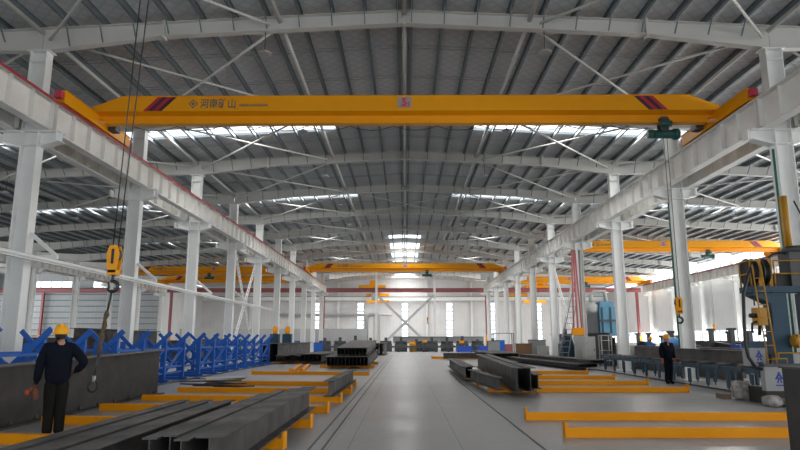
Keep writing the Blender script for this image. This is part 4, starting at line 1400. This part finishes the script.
MB().tube([(9.55, GY0 + .2, 3.5)] + [(9.92 + .36 * math.cos(a), GY0 + .2, 3.55 + .3 * math.sin(a)) for a in [PI * (1 - i / 10) for i in range(9)]], .03, 8).build('arched_hose', M['black'], t)
MB().tube([(9.02, GY0 - .0, 3.45), (8.85, GY0 - .1, 3.2), (8.68, GY0 - .12, 2.75), (8.62, GY0 - .13, 2.0), (8.6, GY0 - .13, 1.45), (8.64, GY0 - .14, 1.15), (8.78, GY0 - .16, .9), (8.98, GY0 - .2, .84), (9.15, GY0 - .2, .98), (9.2, GY0 - .1, 1.2)], .042, 10).build('hanging_hose', M['black'], t)
MB().tube([(10.3, GY0 - .02, 5.2), (10.55, GY0 - .02, 4.6), (11.0, GY0 - .02, 4.25), (12.0, GY0 - .02, 4.15)], .02, 8).build('upper_cable', M['black'], t)
wh = MB().box(9.12, 9.36, GY0 + .1, GY0 + .4, 1.95, 2.4).build('welding_head', M['amber'], t)
MB().tube([(9.2, GY0 + .2, 1.95), (9.16, GY0 + .2, 1.7)], .045, 8).tube([(9.12, GY0 + .2, 2.2), (8.96, GY0 + .2, 2.2)], .06, 10).tube([(9.12, GY0 + .2, 2.05), (9.0, GY0 + .2, 2.0), (8.98, GY0 + .2, 1.78)], .028, 8).build('torch', M['black'], wh)
MB().tube([(9.06, GY0 + .1, 2.72), (9.05, GY0 + .1, 2.45)], .018, 6).build('pendant', M['black'], t)
MB().box(9.93, 10.9, GY0 - .15, GY0 + .1, 1.38, 1.72).tube([(9.86, GY0 - .03, 1.55), (10.0, GY0 - .03, 1.55)], .14, 12).build('gear_motor', M['amber'], t)
MB().tube([(10.3, GY0 + .02, 1.9), (10.3, GY0 + .02, 2.1)], .055, 10).build('yellow_knob', M['skid'], t)


def emblem(parent, x, y, z, s):
    m = MB()

    def tri(pts):
        n = len(pts)
        v = [(x + a * s, y - .004, z + b * s) for a, b in pts] + [(x + a * s, y, z + b * s) for a, b in pts]
        m.add(v, [tuple(range(n)), tuple(range(n, 2 * n))] + [(i, (i + 1) % n, n + (i + 1) % n, n + i) for i in range(n)])
    tri([(-.5, -.1), (-.28, -.1), (0, .3), (.28, -.1), (.5, -.1), (.12, .52), (-.12, .52)])
    tri([(-.3, -.5), (-.12, -.5), (-.04, -.1), (.04, -.1), (.12, -.5), (.3, -.5), (.14, .1), (-.14, .1)])
    tri([(.13 * math.cos(i * PI / 5), .62 + .13 * math.sin(i * PI / 5)) for i in range(10)])
    m.build('emblem', M['logo'], parent)
    b = MB()
    for i in range(4): b.box(x + (-.42 + i * .22) * s, x + (-.25 + i * .22) * s, y - .004, y, z - .82 * s, z - .66 * s)
    b.build('caption_blocks', M['logo'], parent)


cbx = MB().box(8.7, 9.1, GY0 - .1, GY0 + .25, .93, 1.38).build('control_box', M['midgrey'], t)
emblem(cbx, 8.93, GY0 - .1, 1.17, .2)
MB().box(8.7, 9.16, GY0 - .1, GY0 + .25, 1.38, 1.55).build('control_cover', M['teal'], t)
MB().box(9.1, 9.52, GY0 + .1, GY0 + .25, 1.0, 1.1).build('control_arm', M['charcoal'], t)
lc = MB().box(8.92, 9.75, GY0 - .3, GY0 - .1, .34, .92).build('lower_cabinet', M['midgrey'], t)
emblem(lc, 9.26, GY0 - .3, .64, .22)
MB().box(8.92, 9.75, GY0 - .28, GY0 - .1, 0, .34).build('cabinet_plinth', M['black'], t)
MB().box(8.9, 12.0, GY0 - .33, GY0 - .1, .92, 1.0).build('cabinet_shelf', M['charcoal'], t)
fr = MB()
fr.tube([(9.16, GY0 - .3, 1.12), (9.5, GY0 - .3, 1.12), (9.5, GY0 - .3, 1.0)], .018, 8).tube([(9.3, GY0 - .3, 1.26), (10.4, GY0 - .3, 1.26), (10.4, GY0 - .3, 1.0)], .018, 8).tube([(9.85, GY0 - .3, 1.26), (9.85, GY0 - .3, 1.0)], .018, 8).tube([(9.3, GY0 - .3, 1.26), (9.3, GY0 - .3, 1.12)], .018, 8)
fr.build('guard_rail', M['amber'], t)

# white bags
def bag(label, x, y, wd, dp, h, seed):
    bm = bmesh.new()
    bmesh.ops.create_icosphere(bm, subdivisions=4, radius=1.0)
    r = random.Random(seed)
    ph = [(r.uniform(2, 7), r.uniform(2, 7), r.uniform(2, 7), r.uniform(0, 6)) for _ in range(9)]
    for v in bm.verts:
        c = v.co.copy()
        p = Vector([math.copysign(abs(q) ** .6, q) for q in c])
        d = 1 + .035 * sum(math.sin(a * c.x + b * c.y + e * c.z + f_) for a, b, e, f_ in ph) / 1.6
        v.co = Vector((p.x * wd / 2 * d, p.y * dp / 2 * d, max(p.z * d, -.97) * h / 2 + h / 2 * .97))
    me = bpy.data.meshes.new('bag')
    for f_ in bm.faces: f_.smooth = True
    bm.to_mesh(me)
    bm.free()
    me.materials.append(M['bag'])
    o = bpy.data.objects.new('plastic_bag', me)
    C.objects.link(o)
    o.location = (x, y, 0)
    return tag(o, label, 'bag', 'white bags')


bag('upright crumpled white bag on the floor left of the gantry', 9.03, 17.3, .45, .36, .5, 1)
bag('low crumpled white bag on the floor below the gantry cabinet, left one', 8.82, 15.55, .38, .36, .27, 2)
bag('low flat white bag on the floor below the gantry cabinet, right one', 9.26, 15.5, .42, .36, .2, 3)
tag(MB().box(8.62, 8.85, 17.5, 17.9, 0, .13).build('timber_block', M['wood'], None, (8.73, 17.7, 0)), 'short timber block on the floor beside the upright white bag', 'timber')

# ------------------------------------------------------------------ people


def skin_mesh(nodes, edges, sub=2):
    """nodes: {name: (x,y,z,r)} -> evaluated smooth mesh"""
    names = list(nodes)
    idx = {n: i for i, n in enumerate(names)}
    me = bpy.data.meshes.new('tmp')
    me.from_pydata([nodes[n][:3] for n in names], [(idx[a], idx[b]) for a, b in edges], [])
    o = bpy.data.objects.new('tmp', me)
    C.objects.link(o)
    o.modifiers.new('s', 'SKIN')
    sv = me.skin_vertices[0].data
    for n in names:
        r = nodes[n][3]
        sv[idx[n]].radius = r if isinstance(r, tuple) else (r, r)
        sv[idx[n]].use_root = False
    sv[0].use_root = True
    o.modifiers['s'].use_smooth_shade = True
    if sub:
        s_ = o.modifiers.new('d', 'SUBSURF')
        s_.levels = s_.render_levels = sub
    dg = bpy.context.evaluated_depsgraph_get()
    out = bpy.data.meshes.new_from_object(o.evaluated_get(dg))
    bpy.data.objects.remove(o)
    bpy.data.meshes.remove(me)
    return out


def merge(meshes_mats):
    """join meshes [(mesh, matindex)] into one MB"""
    mb = MB()
    for me, mi in meshes_mats:
        mb.cur = mi
        mb.add([v.co[:] for v in me.vertices], [tuple(p.vertices) for p in me.polygons], True)
    return mb


def hand(nodes, edges, tag_, wrist, palm, curl, thumb_side):
    """five separate chains: list of (mesh) for fingers, from palm"""
    out = []
    w_, p_ = Vector(wrist), Vector(palm)
    d = (p_ - w_).normalized()
    side = Vector(thumb_side).normalized()
    nrm = d.cross(side)
    for i, (off, L) in enumerate(((.028, .075), (.010, .085), (-.009, .08), (-.027, .062))):
        b = p_ + side * off - d * .03
        k1 = p_ + side * off * 1.05 + d * L * .45 + nrm * curl * .012
        k2 = p_ + side * off * 1.05 + d * L * .8 + nrm * curl * .035
        k3 = p_ + side * off * 1.0 + d * L * 1.0 + nrm * curl * .06
        out.append(skin_mesh({'a': (*b, .009), 'b': (*k1, .0095), 'c': (*k2, .0085), 'd': (*k3, .0075)}, [('a', 'b'), ('b', 'c'), ('c', 'd')], 1))
    b = w_ + d * .03 + side * .015
    k1 = w_ + d * .06 + side * .045
    k2 = w_ + d * .09 + side * .055 + nrm * curl * .02
    out.append(skin_mesh({'a': (*b, .012), 'b': (*k1, .012), 'c': (*k2, .009)}, [('a', 'b'), ('b', 'c')], 1))
    return out


def make_person(label, loc, rotz, pose, top_m, leg_m, hand_m, shirt_m=None):
    """local frame faces -Y, own left = +X"""
    t = thing('person', label, 'person', loc, None)
    base = Vector(loc)
    J = dict(pelvis=(0, 0, .95), spine=(0, .01, 1.12), chest=(0, .01, 1.3), neckb=(0, .015, 1.46), neck=(0, .0, 1.53), head=(0, -.015, 1.6),
             sl=(.19, .01, 1.4), el=(.25, .04, 1.13), wl=(.26, -.03, .9), pl=(.26, -.06, .81),
             sr=(-.19, .01, 1.4), er=(-.25, .04, 1.13), wr=(-.26, -.03, .9), pr=(-.26, -.06, .81),
             hl=(.078, 0, .9), kl=(.075, -.015, .49), al=(.08, .03, .1), tl=(.1, -.13, .045),
             hr=(-.078, 0, .9), kr=(-.075, -.015, .49), ar=(-.08, .03, .1), tr=(-.1, -.13, .045))
    J.update({k_: v_ for k_, v_ in pose.items() if not k_.startswith('thumb')})
    R_ = dict(pelvis=(.15, .115), spine=(.14, .1), chest=(.165, .11), neckb=.075, neck=.055, head=.06, sl=.07, el=.048, wl=.034, pl=(.036, .02), sr=.07, er=.048, wr=.034, pr=(.036, .02),
              hl=.098, kl=.072, al=.058, tl=.045, hr=.098, kr=.072, ar=.058, tr=.045)
    nodes = {n: (*J[n], R_[n]) for n in J}
    edges = [('pelvis', 'spine'), ('spine', 'chest'), ('chest', 'neckb'), ('neckb', 'neck'), ('neck', 'head')]
    for s in 'lr':
        edges += [('chest', 's' + s), ('s' + s, 'e' + s), ('e' + s, 'w' + s), ('w' + s, 'p' + s), ('pelvis', 'h' + s), ('h' + s, 'k' + s), ('k' + s, 'a' + s), ('a' + s, 't' + s)]
    body = skin_mesh(nodes, edges, 2)
    mb = MB()
    # materials of the body: 0 skin, 1 trousers, 2 hands
    vs_ = [v.co.copy() for v in body.vertices]
    hp = [Vector(J['pl']), Vector(J['pr'])]
    for p in body.polygons:
        c = p.center
        near = min((c - q).length for q in hp)
        if near < .1: mb.cur = 2
        elif c.z > 1.44: mb.cur = 0
        elif c.z < 1.0 and abs(c.x) < .24: mb.cur = 1
        else: mb.cur = 1
        mb.f.append(tuple(p.vertices)); mb.sm.append(True); mb.mi.append(mb.cur)
    mb.v = [v[:] for v in vs_]
    mb.cur = 2
    for s, side in (('l', 1), ('r', -1)):
        for fm in hand(None, None, s, J['w' + s], J['p' + s], .9, pose.get('thumb' + s, (0, -1, 0))):
            mb.add([v.co[:] for v in fm.vertices], [tuple(p.vertices) for p in fm.polygons], True)
    # head with face
    hx, hy, hz = J['head']
    mb.cur = 0
    mb.ell((hx, hy + .0, hz + .03), .074, .092, .115, 18, 12)
    mb.ell((hx, hy - .03, hz - .045), .052, .055, .05, 14, 8)          # jaw
    mb.ell((hx, hy - .095, hz + .0), .014, .02, .022, 8, 6)             # nose
    for s in (-1, 1): mb.ell((hx + s * .076, hy + .005, hz + .005), .012, .02, .03, 8, 6)
    mb.cur = 3
    for s in (-1, 1): mb.ell((hx + s * .03, hy - .082, hz + .03), .012, .008, .007, 8, 5)
    mb.cur = 4
    mb.ell((hx, hy - .083, hz - .042), .024, .006, .006, 8, 5)
    mb.v = [tuple(Vector(p) + base) for p in mb.v]
    b = mb.build('body', [M['skin'], leg_m, hand_m, M['hair'], M['glovered']], t)
    # jacket
    jn = dict(hem=(*J['pelvis'][:2], J['pelvis'][2] - .17, (.205, .16)), waist=(*J['spine'], (.2, .155)), chest=(*J['chest'], (.215, .165)), neckb=(*J['neckb'], (.1, .095)), col=(J['neckb'][0], J['neckb'][1], J['neckb'][2] + .075, .08))
    je = [('hem', 'waist'), ('waist', 'chest'), ('chest', 'neckb'), ('neckb', 'col')]
    for s in 'lr':
        w_ = Vector(J['e' + s]).lerp(Vector(J['w' + s]), .93)
        jn['s' + s] = (*J['s' + s], .098)
        jn['m' + s] = (*Vector(J['s' + s]).lerp(Vector(J['e' + s]), .5), .09)
        jn['e' + s] = (*J['e' + s], .076)
        jn['w' + s] = (*w_, .058)
        je += [('chest', 's' + s), ('s' + s, 'm' + s), ('m' + s, 'e' + s), ('e' + s, 'w' + s)]
    jm = merge([(skin_mesh(jn, je, 2), 0)])
    jm.v = [tuple(Vector(p) + base) for p in jm.v]
    jk = jm.build('jacket', top_m, t)
    # trouser legs
    tm = MB()
    for s in 'lr':
        h_, k_, a_ = Vector(J['h' + s]), Vector(J['k' + s]), Vector(J['a' + s])
        me = skin_mesh({'a': (h_.x * .85, h_.y, h_.z + .03, .118), 'b': (*h_.lerp(k_, .5), .1), 'c': (*k_, .086), 'd': (*k_.lerp(a_, .5), .08), 'e': (a_.x, a_.y, a_.z + .0, .076)}, [('a', 'b'), ('b', 'c'), ('c', 'd'), ('d', 'e')], 2)
        tm.add([v.co[:] for v in me.vertices], [tuple(p.vertices) for p in me.polygons], True)
    tm.v = [tuple(Vector(p) + base) for p in tm.v]
    tm.build('trousers', leg_m, t)
    for s in 'lr':
        a_, t_ = Vector(J['a' + s]), Vector(J['t' + s])
        me = skin_mesh({'a': (a_.x, a_.y, a_.z + .03, .06), 'b': (a_.x, a_.y + .01, .055, .056), 'c': (*a_.lerp(t_, .6).xy, .05, .05), 'd': (t_.x, t_.y - .0, .04, .042)}, [('a', 'b'), ('b', 'c'), ('c', 'd')], 2)
        bt = MB().add([(v.co.x, v.co.y, max(v.co.z, 0.0)) for v in me.vertices], [tuple(p.vertices) for p in me.polygons], True)
        bt.v = [tuple(Vector(p) + base) for p in bt.v]
        bt.build('boot', M['black'], t)
    # hair and helmet
    hb = MB().ell((hx, hy + .025, hz + .03), .084, .086, .12, 16, 8, -.6, .9)
    hb.v = [tuple(Vector(p) + base) for p in hb.v]
    hb.build('hair', M['hair'], t)
    hm = MB()
    cz = hz + .065
    hm.ell((hx, hy + .005, cz - .03), .117, .14, .155, 22, 8, 0.0, 1.0)
    hm.lathe([(.112, -.006), (.13, -.012), (.13, -.004), (.112, .012)], (hx, hy, cz - .03), 'z', 22, True, 1.0, 1.2)
    hm.ell((hx, hy - .09, cz - .034), .09, .085, .012, 16, 4)
    hm.bar((hx, hy - .09, cz + .08), (hx, hy + .1, cz + .085), .03, .08)
    hm.v = [tuple(Vector(p) + base) for p in hm.v]
    hm.build('helmet', M['helmet'], t)
    if shirt_m:
        sm = MB().ell((J['neckb'][0], J['neckb'][1] - .085, J['neckb'][2] - .05), .035, .04, .1, 10, 6)
        sm.v = [tuple(Vector(p) + base) for p in sm.v]
        sm.build('shirt', shirt_m, t)
    t.rotation_euler = (0, 0, rotz)
    return t, J


# left worker: back to the camera, right hand on hip, gloves in the left hand
LW = (-5.62, 10.3, 0)
# turned to face away (rot 180) and a little to the left
pose = dict(el=(.26, .04, 1.13), wl=(.28, -.05, .86), pl=(.275, -.09, .78), er=(-.36, .12, 1.17), wr=(-.24, -.06, 1.03), pr=(-.19, -.12, .99),
            head=(.01, -.03, 1.59), thumbl=(-.5, -.8, .2), thumbr=(0, -.5, .8))
p1, J1 = make_person('worker in navy jacket and yellow helmet, back turned, beside the tall girder', LW, math.radians(212), pose, M['navy'], M['trouser'], M['glove'])
p1.scale = (1.04, 1.04, 1.04)
tg = MB().box(LW[0] + .285, LW[0] + .303, LW[1] - .01, LW[1] + .035, 1.22, 1.31).build('arm_tag', M['whitetag'], p1)
g = thing('work_gloves', 'brown gloves with orange-red grips held in the left worker\'s hand', 'gloves', (-5.9, 10.12, .7))
for i, (a, b, mm) in enumerate((((-5.93, 10.12, .8), (-6.0, 10.11, .75), 'glovered'), ((-5.87, 10.12, .84), (-5.82, 10.11, .66), 'glove'), ((-5.9, 10.12, .86), (-5.95, 10.12, .76), 'glove'))):
    mb = MB().tube([a, Vector(a).lerp(Vector(b), .5), b], [.03, .045, .035], 8)
    mb.build('glove', M[mm], g)

pose = dict(el=(.25, .03, 1.13), wl=(.24, -.06, .9), pl=(.235, -.09, .82), er=(-.25, .03, 1.13), wr=(-.27, -.07, .9), pr=(-.27, -.1, .82))
p2, J2 = make_person('worker in dark navy overalls and yellow helmet facing the camera by the conveyor', (9.55, 23.2, 0), math.radians(12), pose, M['navy'], M['navy'], M['glovered'], M['red'])
pose = dict(spine=(0, -.06, 1.1), chest=(0, -.16, 1.27), neckb=(0, -.22, 1.42), neck=(0, -.26, 1.48), head=(0, -.3, 1.55),
            sl=(.19, -.18, 1.35), el=(.25, -.25, 1.1), wl=(.15, -.42, 1.05), pl=(.13, -.49, 1.02), sr=(-.19, -.18, 1.35), er=(-.25, -.25, 1.1), wr=(-.15, -.42, 1.05), pr=(-.13, -.49, 1.02))
p3, J3 = make_person('far worker in blue with yellow helmet bending over the right bay stands', (14.9, 39, 0), math.radians(20), pose, M['workblue'], M['navy'], M['glove'])
